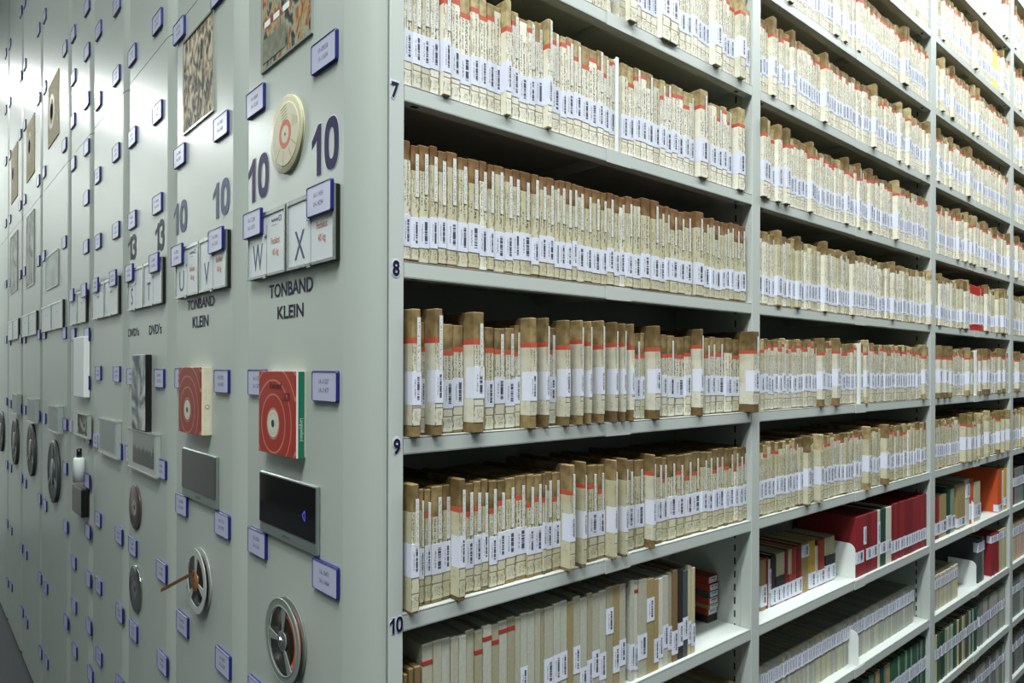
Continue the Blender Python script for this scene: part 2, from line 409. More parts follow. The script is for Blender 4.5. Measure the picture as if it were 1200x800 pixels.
# numbers on the first upright
def ten_geometry(w, h, st, grow=0.0):
    """the figures 1 and 0 in a plain heavy grotesque, w x h, centred"""
    mb = MB(); g = grow; t = 0.0002+0.0002*(grow == 0)
    x0 = -w/2
    bw = w*0.17; xr = x0+w*0.36
    one = [(xr-bw-g, -h/2-g), (xr+g, -h/2-g), (xr+g, h/2*0.97+g), (xr-bw*0.72-g, h/2*0.97+g), (xr-bw*1.3, h*0.36+g), (x0-g, h*0.22+g), (x0-g, h*0.08-g), (xr-bw-g, h*0.22-g*0.5)]
    mb.prism(one, 0, t)
    cx = x0+w*0.74; rx, ry = w*0.26, h*0.5; n = 40
    def sup(a, rx, ry):
        c, s_ = math.cos(a), math.sin(a); e = 2/2.5
        return cx+rx*math.copysign(abs(c)**e, c), ry*math.copysign(abs(s_)**e, s_)
    O = [sup(2*math.pi*k/n, rx+g, ry+g) for k in range(n)]; I = [sup(2*math.pi*k/n, rx-bw*0.95-g, ry-bw*1.05-g) for k in range(n)]
    V = [(x, y, 0) for x, y in O]+[(x, y, 0) for x, y in I]+[(x, y, t) for x, y in O]+[(x, y, t) for x, y in I]
    Fc = []
    for k in range(n):
        k2 = (k+1) % n
        Fc += [(k+2*n, k2+2*n, k2+3*n, k+3*n), (k, k2, k2+2*n, k+2*n), (k+n, k+3*n, k2+3*n, k2+n), (k, k+n, k2+n, k2)]
    mb.faces(V, Fc); return mb
MR = Matrix(((1, 0, 0, 0), (0, 0, -1, 0), (0, 1, 0, 0), (0, 0, 0, 1)))
def MRight(x, z, off=0.0006):
    m = MR.copy(); m.translation = Vector((x, -off, z)); return m
for s, u, v, cap in (('7', 463, 105.5, 17.2), ('8', 464, 314, 17), ('9', 465, 523, 17), ('10', 464.3, 732, 18)):
    p = px_plane_y(u, v, 0.0)
    capm = cap/F*1.05
    if s == '10':
        ten_geometry(0.0225, capm, 0, 0.0010).build('shelf_number', halo_m, rack, mw=MRight(p.x, p.z, 0.0002))
        ten_geometry(0.0225, capm, 0).build('shelf_number', ink3_m, rack, mw=MRight(p.x, p.z, 0.0005)); continue
    text_part('shelf_number', s, capm*1.12, 0.80 if s != '10' else 0.72, halo_m, rack, 0, 0, -0.0003, 0.085, MRight(p.x, p.z))
    text_part('shelf_number', s, capm, 0.80 if s != '10' else 0.72, ink3_m, rack, 0, 0, 0.0002, 0.035, MRight(p.x, p.z))
NTH = ['nearest', 'second', 'third', 'fourth', 'fifth', 'sixth', 'seventh', 'eighth', 'ninth', 'tenth']
for i in range(1, len(UY)-1):
    y0, y1 = UY[i], UY[i+1]
    r = empty('mobile_shelving_unit', (0, y0, 0))
    tag(r, 'closed grey shelving unit showing its end panel, %s from the open corner' % NTH[i], 'shelving', 'mobile shelving units')
    end_panels(r, y0, y1)
    mb = MB(); w = y1-y0
    mb.box(0.006, RL, 0.006, 0.010, 0.03, RH-0.02); mb.build('front_sheet', back_m, r)
    mb = MB(); mb.box(0.006, RL, w-0.010, w-0.006, 0.03, RH-0.02); mb.build('rear_sheet', back_m, r)
    mb = MB(); mb.box(0.004, RL, 0.006, w-0.006, RH-0.02, RH-0.001); mb.build('top_cover', steel_m, r)
    mb = MB(); mb.box(0.006, RL, 0.010, w-0.010, 0.0, 0.10); mb.build('carriage_base', steel_m, r)
# ------------------------------------------------------------------ things on the end panels
ML = Matrix(((0, 0, -1, 0), (-1, 0, 0, 0), (0, 1, 0, 0), (0, 0, 0, 1)))     # local x -> -Y, y -> Z, z -> -X
def MLeft(y, z, off=0.0002):
    m = ML.copy(); m.translation = Vector((XP-off, y, z)); return m
def L(u, v, out=0.0):
    p = px_plane_x(u, v, XP-out); return p.y, p.z
def rrect(w, h, r, n=4):
    pts = []
    for cx, cy, a0 in ((w/2-r, -h/2+r, -math.pi/2), (w/2-r, h/2-r, 0), (-w/2+r, h/2-r, math.pi/2), (-w/2+r, -h/2+r, math.pi)):
        for k in range(n+1):
            a = a0+math.pi/2*k/n; pts.append((cx+r*math.cos(a), cy+r*math.sin(a)))
    return pts
# label holders --------------------------------------------------
HW, HH, HT = 0.086, 0.049, 0.0056
def holder_meshes():
    f = MB(); o = rrect(HW, HH, 0.004); i_ = rrect(HW-0.0034, HH-0.0034, 0.003); n = len(o)
    o2 = rrect(HW-0.002, HH-0.002, 0.0035)
    V = [(x, y, 0) for x, y in o]+[(x, y, HT-0.0015) for x, y in o]+[(x, y, HT) for x, y in o2]+[(x, y, HT) for x, y in i_]+[(x, y, HT-0.0012) for x, y in i_]
    Fc = []
    for k in range(4):
        for j in range(n): Fc.append((k*n+j, k*n+(j+1) % n, (k+1)*n+(j+1) % n, (k+1)*n+j))
    Fc.append(tuple(reversed(range(n))))
    f.faces(V, Fc)
    c = MB(); c.prism(rrect(HW-0.0036, HH-0.0036, 0.003), HT-0.0022, HT-0.0009)
    return f, c
hf, hc = holder_meshes()
ink4_m = mat('ink_grey_violet', (88, 90, 116), 0.5)
holder0 = None
COLS = {
 (0, 'right'): [(380, 62), (374.5, 233, 1), (381, 452.5), (381.5, 677)],
 (0, 'left'): [(299.5, 119), (296, 262.5, 1), (301.5, 448), (301.5, 635.5), (302, 813)],
 (1, 'right'): [(256, -10), (259, 148), (253, 281.5, 1), (260, 446.5), (260.5, 614.5), (261.5, 776)],
 (1, 'left'): [(210, 36), (210.5, 183), (207.5, 299, 1), (212, 443), (213, 591), (214, 730.5)],
 (2, 'right'): [(184.5, 26), (184.5, 132), (184.5, 239), (180.5, 308, 1), (187, 443), (189, 549), (189.5, 669), (190.5, 776)],
 (2, 'left'): [(155, 65), (155, 161), (155, 258), (151.5, 320, 1), (153.5, 441), (151.5, 532), (155.7, 640), (156.5, 739)],
 (3, 'right'): [(137, 6), (136.5, 89), (136, 179), (136, 270), (132.5, 326, 1), (137, 438), (139, 528), (139.5, 627), (140.3, 718), (140.5, 803)],
 (3, 'left'): [(115.5, 36), (115, 118.5), (114.3, 206), (115, 283), (112, 334, 1), (115.3, 437), (112.5, 516), (115, 608), (115.6, 686), (116.2, 769)],
 (4, 'right'): [(102, 8), (102, 61), (101.5, 118), (101.5, 173), (101.2, 232), (101, 289), (98.5, 340, 1), (102, 392), (102, 448), (103, 512), (102.5, 563), (103.2, 622), (103.7, 678), (104.2, 733), (106, 790)],
 (4, 'left'): [(86, 40), (86, 91), (85.3, 142), (85.8, 192), (84, 346, 1), (86, 392), (83.5, 499), (86.5, 658), (87, 709), (87.8, 762)],
 (5, 'right'): [(76.2, 57), (75.5, 170), (75.4, 284), (75.6, 390), (76.3, 497), (76.3, 548), (77, 616), (77.5, 728)],
 (5, 'left'): [(52.3, 19), (52.3, 103), (51.5, 202), (51.3, 300), (52, 391), (52, 490), (53, 592), (54, 688), (54.6, 775)],
 (6, 'right'): [(45.3, 35), (45.2, 116), (44.8, 212), (45, 306), (45.6, 392), (45.3, 487), (46.3, 584), (47, 677), (47.4, 764)],
 (6, 'left'): [(28.8, 3), (29, 76), (28.9, 147), (28.8, 234), (28.5, 318), (29, 397), (29, 480), (29.5, 566), (30.3, 649), (31, 729)],
 (7, 'right'): [(24.3, 14), (24, 90), (23.6, 158), (23.5, 241), (23.5, 322), (24, 397), (24, 478), (25, 560), (25.4, 641), (26, 716)],
 (7, 'left'): [(11.6, 52), (11.6, 120), (11.6, 182), (11.5, 257), (11.2, 331), (11.5, 400), (12, 473), (12.5, 548), (13, 621), (13.2, 687)],
 (8, 'right'): [(6.7, 63), (6.7, 129), (6.8, 189), (6.6, 262), (6.9, 333), (7, 398), (7.2, 470), (8, 544), (8.3, 613), (8.8, 682)],
}
TXT = {(0, 'right', 0): ('1A-09558', '11-11654'), (0, 'right', 1): ('1A-11454', '1A-14294'), (0, 'right', 2): ('1A-11507', '1A-11477'), (0, 'right', 3): ('1A-10471', '1A-11464'),
       (0, 'left', 0): ('1A-10664', '1A-11250'), (0, 'left', 1): ('1A-11258', '1A-11075'), (0, 'left', 2): ('1A-1107', '1A-1107'), (0, 'left', 3): ('1A-1024', '1A-1166')}
SIGN_OUT = 0.0110
for (ui, side), pts in COLS.items():
    for k, pt in enumerate(pts):
        on = len(pt) > 2
        off = SIGN_OUT if on else 0.0002
        y, z = L(pt[0], pt[1], off+HT/2)
        r = empty('label_holder', mw=MLeft(y, z, off))
        if holder0 is None:
            holder0 = (hf.build('frame', blue_m, r), hc.build('card', card_m, r)); cd_ = holder0[1]
        else:
            for src in holder0:
                c = src.copy(); COL.objects.link(c); c.parent = r
            cd_ = c
        if ui <= 3:
            a, bb = TXT.get((ui, side, k), ('1A-1%04d' % (random.randint(100, 9999)), '1A-1%04d' % (random.randint(100, 9999))))
            text_part('print', a, 0.0078, 0.8, ink4_m, cd_, -0.001, 0.0075, HT-0.0009, 0.01, depth=0.0001)
            text_part('print', bb, 0.0078, 0.8, ink4_m, cd_, -0.001, -0.0065, HT-0.0009, 0.01, depth=0.0001)
        where = 'on sign, ' if on else ''
        tag(r, 'blue card holder %s%s from top, %s column of the %s end panel' % (where, ordn(k+1), side, NTH[ui]), 'label holder', 'blue label holders on the end panels')
# double sign holders ------------------------------------------------
paper_white = mat('sign_card', (206, 214, 216), 0.35)
redbrown = mat('ink_redbrown', (184, 134, 116), 0.5)
zs0 = L(394, 303, SIGN_OUT)[1]; zs1 = L(393, 213, SIGN_OUT)[1]
ysA = L(392.5, 300, SIGN_OUT)[0]; ysB = L(289.5, 300, 0.01)[0]
print('sign', zs0, zs1, ysA, ysB)
LET = [('W', 'X', 1), ('U', 'V', 1), ('S', 'T', 0.6), (None, None, 0), (None, None, 0), (None, None, 0), (None, None, 0), (None, None, 0)]
for ui in range(8):
    y0 = UY[ui]; w = UY[ui+1]-UY[ui]; k = w/(UY[1]-UY[0])
    ya = y0+ysA*k; yb = y0+ysB*k
    h = zs1-zs0; hw = (yb-ya)/2-0.003
    r = empty('double_sign_holder', mw=MLeft((ya+yb)/2, zs0, 0.0002))
    lab = {0: 'double sign frame lettered W and X under the large tens', 1: 'double sign frame with letters U and V on the second end panel', 2: 'double sign frame with faint S and T under the two 13s'}
    tag(r, lab.get(ui, 'narrow double sign frame with plain pale cards on the %s end panel' % NTH[ui]), 'sign holder', 'double sign holders')
    for sgn in (-1, 1):
        cx = sgn*(hw/2+0.003) if True else 0
        cx = sgn*(yb-ya)/4
        hw2 = (yb-ya)/2-0.007
        mb = MB(); mb.bevbox(cx-hw2/2, cx+hw2/2, 0, h, 0, SIGN_OUT-0.003, 0.001); fr = mb.build('housing', black_m, r)
        mb = MB(); x0, x1 = cx-hw2/2, cx+hw2/2; t = 0.0045; za, zb = SIGN_OUT-0.0032, SIGN_OUT
        mb.box(x0, x1, 0, t, za, zb); mb.box(x0, x1, h-t*1.6, h, za, zb); mb.box(x0, x0+t, t, h-t*1.6, za, zb); mb.box(x1-t, x1, t, h-t*1.6, za, zb)
        for yy in (0.0, h*0.62):
            mb.box(cx-0.006, cx+0.006, yy-0.0035 if yy == 0 else yy, yy+0.003, zb-0.001, zb+0.0015)
        mb.build('rim', rim_m, fr)
        mb = MB(); mb.box(x0+t, x1-t, t, h-t*1.6, za-0.001, zb-0.0018); cdo = mb.build('card', paper_white, fr)
        letter = LET[ui][0 if sgn < 0 else 1]
        if letter:
            zt = zb-0.0016; im = ink2_m
            text_part('letter', letter, h*0.42, 0.80*(0.8 if letter == 'W' else 1)*(1.1 if letter == 'U' else 1), im, fr, x0+t+(hw2-2*t)*0.27, h*0.33, zt, 0.0)
            mb = MB(); mb.box(x0+t+(hw2-2*t)*0.52, x0+t+(hw2-2*t)*0.525, t, h*0.8, zt-0.0004, zt+0.0001); mb.build('rule', ink4_m, fr)
            if ui < 2:
                text_part('print', 'Fachlast', 0.0115, 0.72, redbrown, fr, x0+t+(hw2-2*t)*0.76, h*0.52, zt, 0.012)
                text_part('print', '40 kg', 0.0115, 0.72, redbrown, fr, x0+t+(hw2-2*t)*0.76, h*0.33, zt, 0.012)
                mb = MB(); cxx = x0+t+(hw2-2*t)*0.88; zq = h*0.83; q = 0.0048
                if sgn < 0:
                    mb.box(cxx-q, cxx+q, zq-q, zq-q+0.0015, zt, zt+0.0002); mb.box(cxx-q, cxx+q, zq+q-0.0015, zq+q, zt, zt+0.0002)
                    mb.box(cxx-q, cxx-q+0.0015, zq-q, zq+q, zt, zt+0.0002); mb.box(cxx+q-0.0015, cxx+q, zq-q, zq+q, zt, zt+0.0002)
                    for qq in range(9):
                        mb.box(cxx-0.036+qq*0.0033, cxx-0.036+qq*0.0033+0.0022, zq-0.003, zq+0.001+0.002*(qq % 3 == 0), zt, zt+0.0001)
                mb.box(cxx-0.036, cxx-0.012, zq-0.0095, zq-0.0088, zt, zt+0.0001)
                mb.build('emblem', ink2_m, fr)
# lettering applied to the panels (belongs to each unit) ---------------------
units = [rack]+[o for o in COL.objects if o.name.startswith('mobile_shelving_unit.')]
units.sort(key=lambda o: o.location.y)
def panel_text(ui, s, u0, u1, v0, v1, m, bold=0.02, name='painted_text', halo=False, sp=1.0):
    """text whose ink spans u0..u1 and whose caps span v0..v1 at its middle"""
    um = (u0+u1)/2; yA = L(u1, (v0+v1)/2)[0]; yB = L(u0, (v0+v1)/2)[0]
    yc, zc = (yA+yB)/2, (L(um, v0)[1]+L(um, v1)[1])/2
    cap = L(um, v0)[1]-L(um, v1)[1]
    par = units[ui]
    mw = Matrix.Translation(-par.location) @ MLeft(yc, zc, 0.0004)
    if halo:
        o2 = text_part(name, s, cap*1.04, 1.0, halo_m, par, 0, 0, -0.0002, bold+0.035, mw, spacing=sp)
        xs_ = [v.co.x for v in o2.data.vertices]; wsc = (yB-yA+0.004)/(max(xs_)-min(xs_))
        for v in o2.data.vertices: v.co.x *= wsc
    o = text_part(name, s, cap, 1.0, m, par, 0, 0, 0.0002, bold, mw, spacing=sp)
    xs_ = [v.co.x for v in o.data.vertices]; wsc = (yB-yA)/(max(xs_)-min(xs_))
    for v in o.data.vertices: v.co.x *= wsc
def ten(ui, u0, u1, v0, v1, m, halo):
    um = (u0+u1)/2; yA = L(u1, (v0+v1)/2)[0]; yB = L(u0, (v0+v1)/2)[0]; zc = (L(um, v0)[1]+L(um, v1)[1])/2
    w, h = yB-yA, L(um, v0)[1]-L(um, v1)[1]; par = units[ui]
    mw = Matrix.Translation(-par.location) @ MLeft((yA+yB)/2, zc, 0.0003)
    if halo: ten_geometry(w, h, 0, 0.0016).build('number_backing', halo_m, par, mw=mw)
    mw = Matrix.Translation(-par.location) @ MLeft((yA+yB)/2, zc, 0.0005)
    ten_geometry(w, h, 0).build('panel_number', m, par, mw=mw)
ten(0, 366, 397.5, 140.5, 201.5, ink_m, True)
ten(0, 291.5, 315.5, 182.5, 234, ink_m, True)
ten(1, 250, 269.5, 211, 254, ink2_m, False)
ten(1, 204, 219.5, 236, 274, ink2_m, False)
def one(ui, u0, u1, v0, v1, m):
    um = (u0+u1)/2; yA = L(u1, (v0+v1)/2)[0]; yB = L(u0, (v0+v1)/2)[0]; zc = (L(um, v0)[1]+L(um, v1)[1])/2
    w, h = yB-yA, L(um, v0)[1]-L(um, v1)[1]; par = units[ui]; bw = w*0.42
    mb = MB(); mb.prism([(w/2-bw, -h/2), (w/2, -h/2), (w/2, h/2), (w/2-bw*0.75, h/2), (w/2-bw*1.3, h*0.36), (-w/2, h*0.24), (-w/2, h*0.09), (w/2-bw, h*0.22)], 0, 0.0004)
    mb.build('panel_number', m, par, mw=Matrix.Translation(-par.location) @ MLeft((yA+yB)/2, zc, 0.0004))
one(2, 182.3, 186.8, 262, 294, ink3_m); panel_text(2, '3', 187.3, 193, 257.5, 292, ink3_m, 0.04, 'panel_number')
one(2, 150.3, 154.6, 278, 305, ink3_m); panel_text(2, '3', 155, 160, 275, 303, ink3_m, 0.04, 'panel_number')
panel_text(0, 'TONBAND', 316, 367, 329, 345, ink3_m, 0.022)
panel_text(0, 'KLEIN', 325.5, 356, 357, 372, ink3_m, 0.022)
panel_text(1, 'TONBAND', 220, 251, 349, 361, ink3_m, 0.008)
panel_text(1, 'KLEIN', 226, 244.5, 370, 383, ink3_m, 0.022)
panel_text(2, "DVD's", 150.5, 163, 384.5, 393.5, ink3_m, 0.022)
panel_text(2, "DVD's", 175, 189.5, 380, 391, ink3_m, 0.012)
# posters --------------------------------------------------------------
def art_mat(name, cols, seed, scale=9.0, stretch=(1, 1, 1)):
    m = bpy.data.materials.new(name); m.use_nodes = True; N = NT(m); b = N.n['Principled BSDF']; b.inputs['Roughness'].default_value = 0.55; b.inputs['Specular IOR Level'].default_value = 0.15
    tc = N.new('ShaderNodeTexCoord'); mp = N.new('ShaderNodeMapping'); mp.inputs['Location'].default_value = (seed, seed*2, 0); mp.inputs['Scale'].default_value = stretch
    N.link(tc.outputs['Object'], mp.inputs[0])
    nz = N.new('ShaderNodeTexNoise'); nz.inputs['Scale'].default_value = scale; nz.inputs['Detail'].default_value = 4; nz.inputs['Distortion'].default_value = 1.2
    N.link(mp.outputs[0], nz.inputs['Vector'])
    cr = N.new('ShaderNodeValToRGB'); e = cr.color_ramp
    while len(e.elements) < len(cols): e.elements.new(0.5)
    for i, c in enumerate(cols):
        e.elements[i].position = 0.38+0.24*i/(len(cols)-1); e.elements[i].color = lin(c)
    N.link(nz.outputs[0], cr.inputs[0]); N.link(cr.outputs[0], b.inputs['Base Color']); return m
def poster(name, label, cat, uL, uR, vbot, hgt, m, frame=None, thick=0.0015, ui=0, off=0.0002, group=None):
    yl, zb = L(uL, vbot); yr = L(uR, vbot)[0]
    w = yl-yr
    r = empty(name, mw=MLeft((yl+yr)/2, zb, off))
    mb = MB(); mb.box(-w/2, w/2, 0, hgt, 0, thick); mb.build('print', m, r)
    if frame is not None:
        mb = MB(); t = 0.004
        mb.box(-w/2-t, w/2+t, -t, 0, 0, thick+0.002); mb.box(-w/2-t, w/2+t, hgt, hgt+t, 0, thick+0.002)
        mb.box(-w/2-t, -w/2, 0, hgt, 0, thick+0.002); mb.box(w/2, w/2+t, 0, hgt, 0, thick+0.002)
        mb.build('sleeve_edge', frame, r)
    tag(r, label, cat, group); return r, w
clear_edge = mat('clear_edge', (150, 156, 146), 0.15)
hp = L(216.5, 52)[1]-L(216.5, 157)[1]
m1 = art_mat('art_warm_crowd', [(48, 52, 58), (92, 96, 92), (150, 136, 108), (188, 176, 140), (206, 200, 180)], 3, 55, (1, 0.45, 1))
poster('poster', 'tall poster of muted blue and ochre shapes on the second end panel', 'poster', 216.5, 251, 157, hp, m1, clear_edge)
r, w = poster('poster', 'poster of grey, green and red shapes cut by the frame top, nearest end panel', 'poster', 308.8, 366, 84.5, hp, art_mat('art_stage', [(40, 46, 42), (84, 92, 78), (150, 158, 144), (168, 142, 84), (136, 74, 58)], 8, 40, (1, 0.5, 1)), clear_edge)
mb = MB(); mb.box(-w*0.49, w*0.0, 0.012, 0.055, 0.0016, 0.0022); mb.build('caption_panel', mat('olive_caption', (128, 134, 112), 0.4, noise=(60, 0.8, (84, 90, 72))), r)
for q in range(3):
    mb = MB(); mb.box(-w*0.45+q*w*0.2, -w*0.33+q*w*0.2, 0.075, 0.086, 0.0016, 0.0022); mb.build('white_patch', white_m, r)
cream = mat('cream_print', (196, 188, 150), 0.7, spec=0.15, noise=(50, 0.8, (174, 160, 120)))
greyp = art_mat('art_pale_grey', [(150, 156, 150), (182, 188, 182), (206, 210, 206)], 5, 9)
greenp = art_mat('art_pale_green', [(186, 206, 196), (206, 218, 210), (220, 228, 222)], 2, 6)
def sleeve(ui, uL, uR, vt, vb, hu, hv):
    """square record sleeve with a dark centre hole"""
    hgt = L(uL, vt)[1]-L(uL, vb)[1]
    r, w = poster('record_sleeve', 'cream record sleeve with dark centre hole, high on the %s end panel' % NTH[ui], 'record sleeve', uL, uR, vb, hgt, cream, None, 0.003, ui, group='cream record sleeves')
    y, z = L(hu, hv); yc = -(y-(L(uL, vb)[0]+L(uR, vb)[0])/2); zc = z-L(uL, vb)[1]
    mb = MB(); mb.lathe([(0.0, 0.0036), (0.036, 0.0036)], 0, 24, (yc, zc), smooth=False); mb.build('centre_hole', mat('matte_black', (12, 12, 12), 0.95, spec=0.05), r)
    mb = MB(); mb.lathe([(0.055, 0.0034), (0.075, 0.0036), (0.078, 0.0034)], 0, 24, (yc, zc), smooth=False); mb.build('printed_ring', mat('tan_ring', (168, 140, 100), 0.5), r)
sleeve(5, 57, 69.3, 104, 175, 61.5, 131)
sleeve(6, 31.7, 40.8, 150, 215, 35.3, 172)
sleeve(7, 13.6, 21, 180, 240, 15.8, 204)
def print_at(ui, uL, uR, vt, vb, m, what):
    hgt = L(uL, vt)[1]-L(uL, vb)[1]
    poster('framed_print', '%s on the %s end panel' % (what, NTH[ui]), 'framed print', uL, uR, vb, hgt, m, clear_edge, 0.003, ui)
print_at(5, 55, 69, 303, 340, greenp, 'small pale green framed print')
print_at(6, 32, 40.5, 256, 337, greyp, 'tall pale grey framed print')
print_at(7, 13, 21, 280, 344, greyp, 'tall pale grey framed print')
# tin can lid / tape can --------------------------------------------------
def disc_at(u, v, vtop, vbot, out=0.0002):
    y, z = L(u, v, out); R = (L(u, vtop, out)[1]-L(u, vbot, out)[1])/2; return y, z, R
creamtin = mat('cream_plastic', (202, 200, 168), 0.4, noise=(90, 0.5, (184, 180, 142)))
y, z, R = disc_at(338, 158, 113, 203)
r = empty('tape_reel', mw=MLeft(y, z)); tag(r, 'cream paper-faced tape reel with red centre ring between the two large tens', 'tape reel')
mb = MB(); mb.lathe([(0, 0), (R, 0), (R, 0.00124), (R*0.99, 0.00186), (R*0.9, 0.00124), (R*0.9, 0.00310), (R*0.97, 0.00310), (R, 0.00372), (R, 0.00496), (R*0.985, 0.00558), (0, 0.00558)], 0, 64); mb.build('flange', creamtin, r)
mb = MB(); mb.lathe([(0.0, 0.00564), (R*0.82, 0.00564), (R*0.82, 0.00601), (R*0.80, 0.00614), (0, 0.00614)], 0, 64); mb.build('paper_face', mat('cream_paper_face', (212, 208, 180), 0.6), r)
mb = MB(); mb.lathe([(R*0.23, 0.00626), (R*0.37, 0.00626)], 0, 48, smooth=False); mb.build('red_ring', mat('red_ring', (196, 92, 70), 0.5), r)
mb = MB(); mb.lathe([(0, 0.00639), (R*0.045, 0.00639)], 0, 20, smooth=False); mb.build('spindle_hole', mat('green_dark', (40, 66, 56), 0.5), r)
mb = MB()
for k in range(72):
    a = 2*math.pi*k/72
    mb.lathe([(0, 0.00567), (R*0.00868, 0.00567)], 0, 6, (R*0.91*math.cos(a), R*0.91*math.sin(a)), smooth=False)
for a in (-2.35, -1.75, -1.05, -0.55):
    c, s = math.cos(a), math.sin(a); q = R*0.00744
    mb.quad([(R*0.42*c+q*s, R*0.42*s-q*c, 0.00626), (R*0.8*c+q*s, R*0.8*s-q*c, 0.00626), (R*0.8*c-q*s, R*0.8*s+q*c, 0.00626), (R*0.42*c-q*s, R*0.42*s+q*c, 0.00626)])
for k in range(5):
    x = -R*0.05+k*R*0.02; yy = R*(0.72-0.08*k)
    mb.quad([(x-R*0.22, yy-R*.05, 0.00626), (x+R*0.12, yy+R*.02, 0.00626), (x+R*0.12, yy+R*0.035, 0.00626), (x-R*0.22, yy-R*.035, 0.00626)])
    x = R*(0.42+0.07*k); mb.quad([(x, R*0.1, 0.00626), (x+R*0.00930, R*0.1, 0.00626), (x+R*0.00310, R*(0.42-0.03*k), 0.00626), (x-R*0.01, R*(0.42-0.03*k), 0.00626)])
mb.build('print', mat('olive_ink', (96, 88, 56), 0.6), r)
# open transparent reels ------------------------------------------------
def clear_mat():
    m = bpy.data.materials.new('clear_plastic'); m.use_nodes = True; N = NT(m); b = N.n['Principled BSDF']
    b.inputs['Base Color'].default_value = (0.86, 0.9, 0.88, 1); b.inputs['Roughness'].default_value = 0.08
    b.inputs['Transmission Weight'].default_value = 0.85; b.inputs['IOR'].default_value = 1.3; return m
clear_m = clear_mat()
tape_m = mat('magnetic_tape', (44, 34, 28), 0.25)
leader_m = mat('leader_tape', (196, 96, 62), 0.3)
def annulus_sector(mb, r0, r1, a0, a1, z0, z1, seg=16, mi=0):
    prof = [(r0, z0), (r1, z0), (r1, z1), (r0, z1), (r0, z0)]
    mb.lathe(prof, mi, seg, (0, 0), a0, a1, smooth=False)
    for a, rev in ((a0, 0), (a1, 1)):
        c, s = math.cos(a), math.sin(a)
        q = [(r*c, r*s, zz) for r, zz in prof[:4]]
        mb.quad(q if rev else q[::-1], mi)
def open_reel(mw, R, label, cat, spoke_angles, flange_m, hub_m, pack=True, leader=None, T=0.013, tail=None, rim0=0.86, group=None, hubr=0.24, sw=0.17):
    r = empty('tape_reel', mw=mw); tag(r, label, cat, group)
    for z0 in (0.001, T):
        mb = MB()
        annulus_full = [(R*rim0, z0), (R, z0), (R, z0+0.0018), (R*rim0, z0+0.0018), (R*rim0, z0)]
        mb.lathe(annulus_full, 0, 64, smooth=False)
        mb.lathe([(0.0, z0), (R*hubr, z0), (R*hubr, z0+0.0018), (0, z0+0.0018)], 0, 40, smooth=False)
        for a in spoke_angles: annulus_sector(mb, R*hubr, R*rim0, a-sw, a+sw, z0, z0+0.0018, 4)
        mb.build('flange', flange_m, r)
    mb = MB(); mb.lathe([(R*0.03, T+0.002), (R*0.10, T+0.003), (R*0.12, T+0.002), (R*0.2, T+0.0025), (R*0.22, T+0.0018)], 0, 32)
    for k in range(3):
        a = k*2.094+0.4; annulus_sector(mb, R*0.03, R*0.12, a-0.12, a+0.12, T+0.0018, T+0.0045, 3)
    mb.build('hub', hub_m, r)
    if pack:
        mb = MB(); mb.lathe([(R*0.22, 0.003), (R*0.80, 0.003), (R*0.80, T-0.001), (R*0.22, T-0.001)], 0, 64); mb.build('tape_pack', tape_m, r)
    if leader:
        mb = MB(); annulus_sector(mb, R*leader[0], R*leader[1], leader[2], leader[3], 0.004, T-0.0004, 24); mb.build('leader', leader_m, r)
    return r
y, z, R = disc_at(333.5, 750, 701.5, 799, 0.008)
greyplast = mat('smoky_plastic', (128, 140, 134), 0.12, spec=0.9)
paleplast = mat('pale_reel_plastic', (186, 194, 188), 0.12, spec=0.9)
rr = open_reel(MLeft(y, z), R, 'clear plastic tape reel with dark tape and orange leader, foot of nearest end panel', 'tape reel', (1.45, 3.15, -1.0), greyplast, rim_m, True, (0.64, 0.815, -0.8, 1.35), 0.011, rim0=0.82)
mb = MB(); mb.lathe([(R*0.80, 0.013), (R*0.82, 0.014), (R*0.84, 0.013)], 0, 64); mb.lathe([(R*0.98, 0.0128), (R*1.0, 0.0138), (R*1.01, 0.0128)], 0, 64); mb.build('rim_bead', clear_edge, rr)
y, z, R = disc_at(232, 680, 643, 718, 0.008)
rr = open_reel(MLeft(y, z), R, 'silvery tape reel with brown tape end sticking out, second end panel', 'tape reel', (1.5, -0.3, -2.3), paleplast, mat('brown_hub', (150, 96, 56), 0.4), True, None, 0.012, rim0=0.78)
mb = MB(); p = Vector(L(226, 671, 0.02)); q = Vector(L(202.5, 689, 0.02))
a0 = (-(p.x-y), p.y-z); a1 = (-(q.x-y), q.y-z)
V = [(a0[0], a0[1]-0.004, 0.0165), (a0[0], a0[1]+0.004, 0.0165), (a1[0], a1[1]+0.004, 0.045), (a1[0], a1[1]-0.004, 0.045)]
mb.faces([*V, *[(vx, vy, vz+0.001) for vx, vy, vz in V]], [(0, 1, 2, 3), (7, 6, 5, 4), (0, 4, 5, 1), (1, 5, 6, 2), (2, 6, 7, 3), (3, 7, 4, 0)]); mb.build('tape_end', mat('brown_tape', (110, 74, 40), 0.3), rr)
mb = MB(); mb.lathe([(R*0.05, 0.0165), (R*0.30, 0.0165), (R*0.33, 0.0150)], 0, 32); mb.build('centre_tape', mat('brown_hub', (150, 96, 56), 0.4), rr)
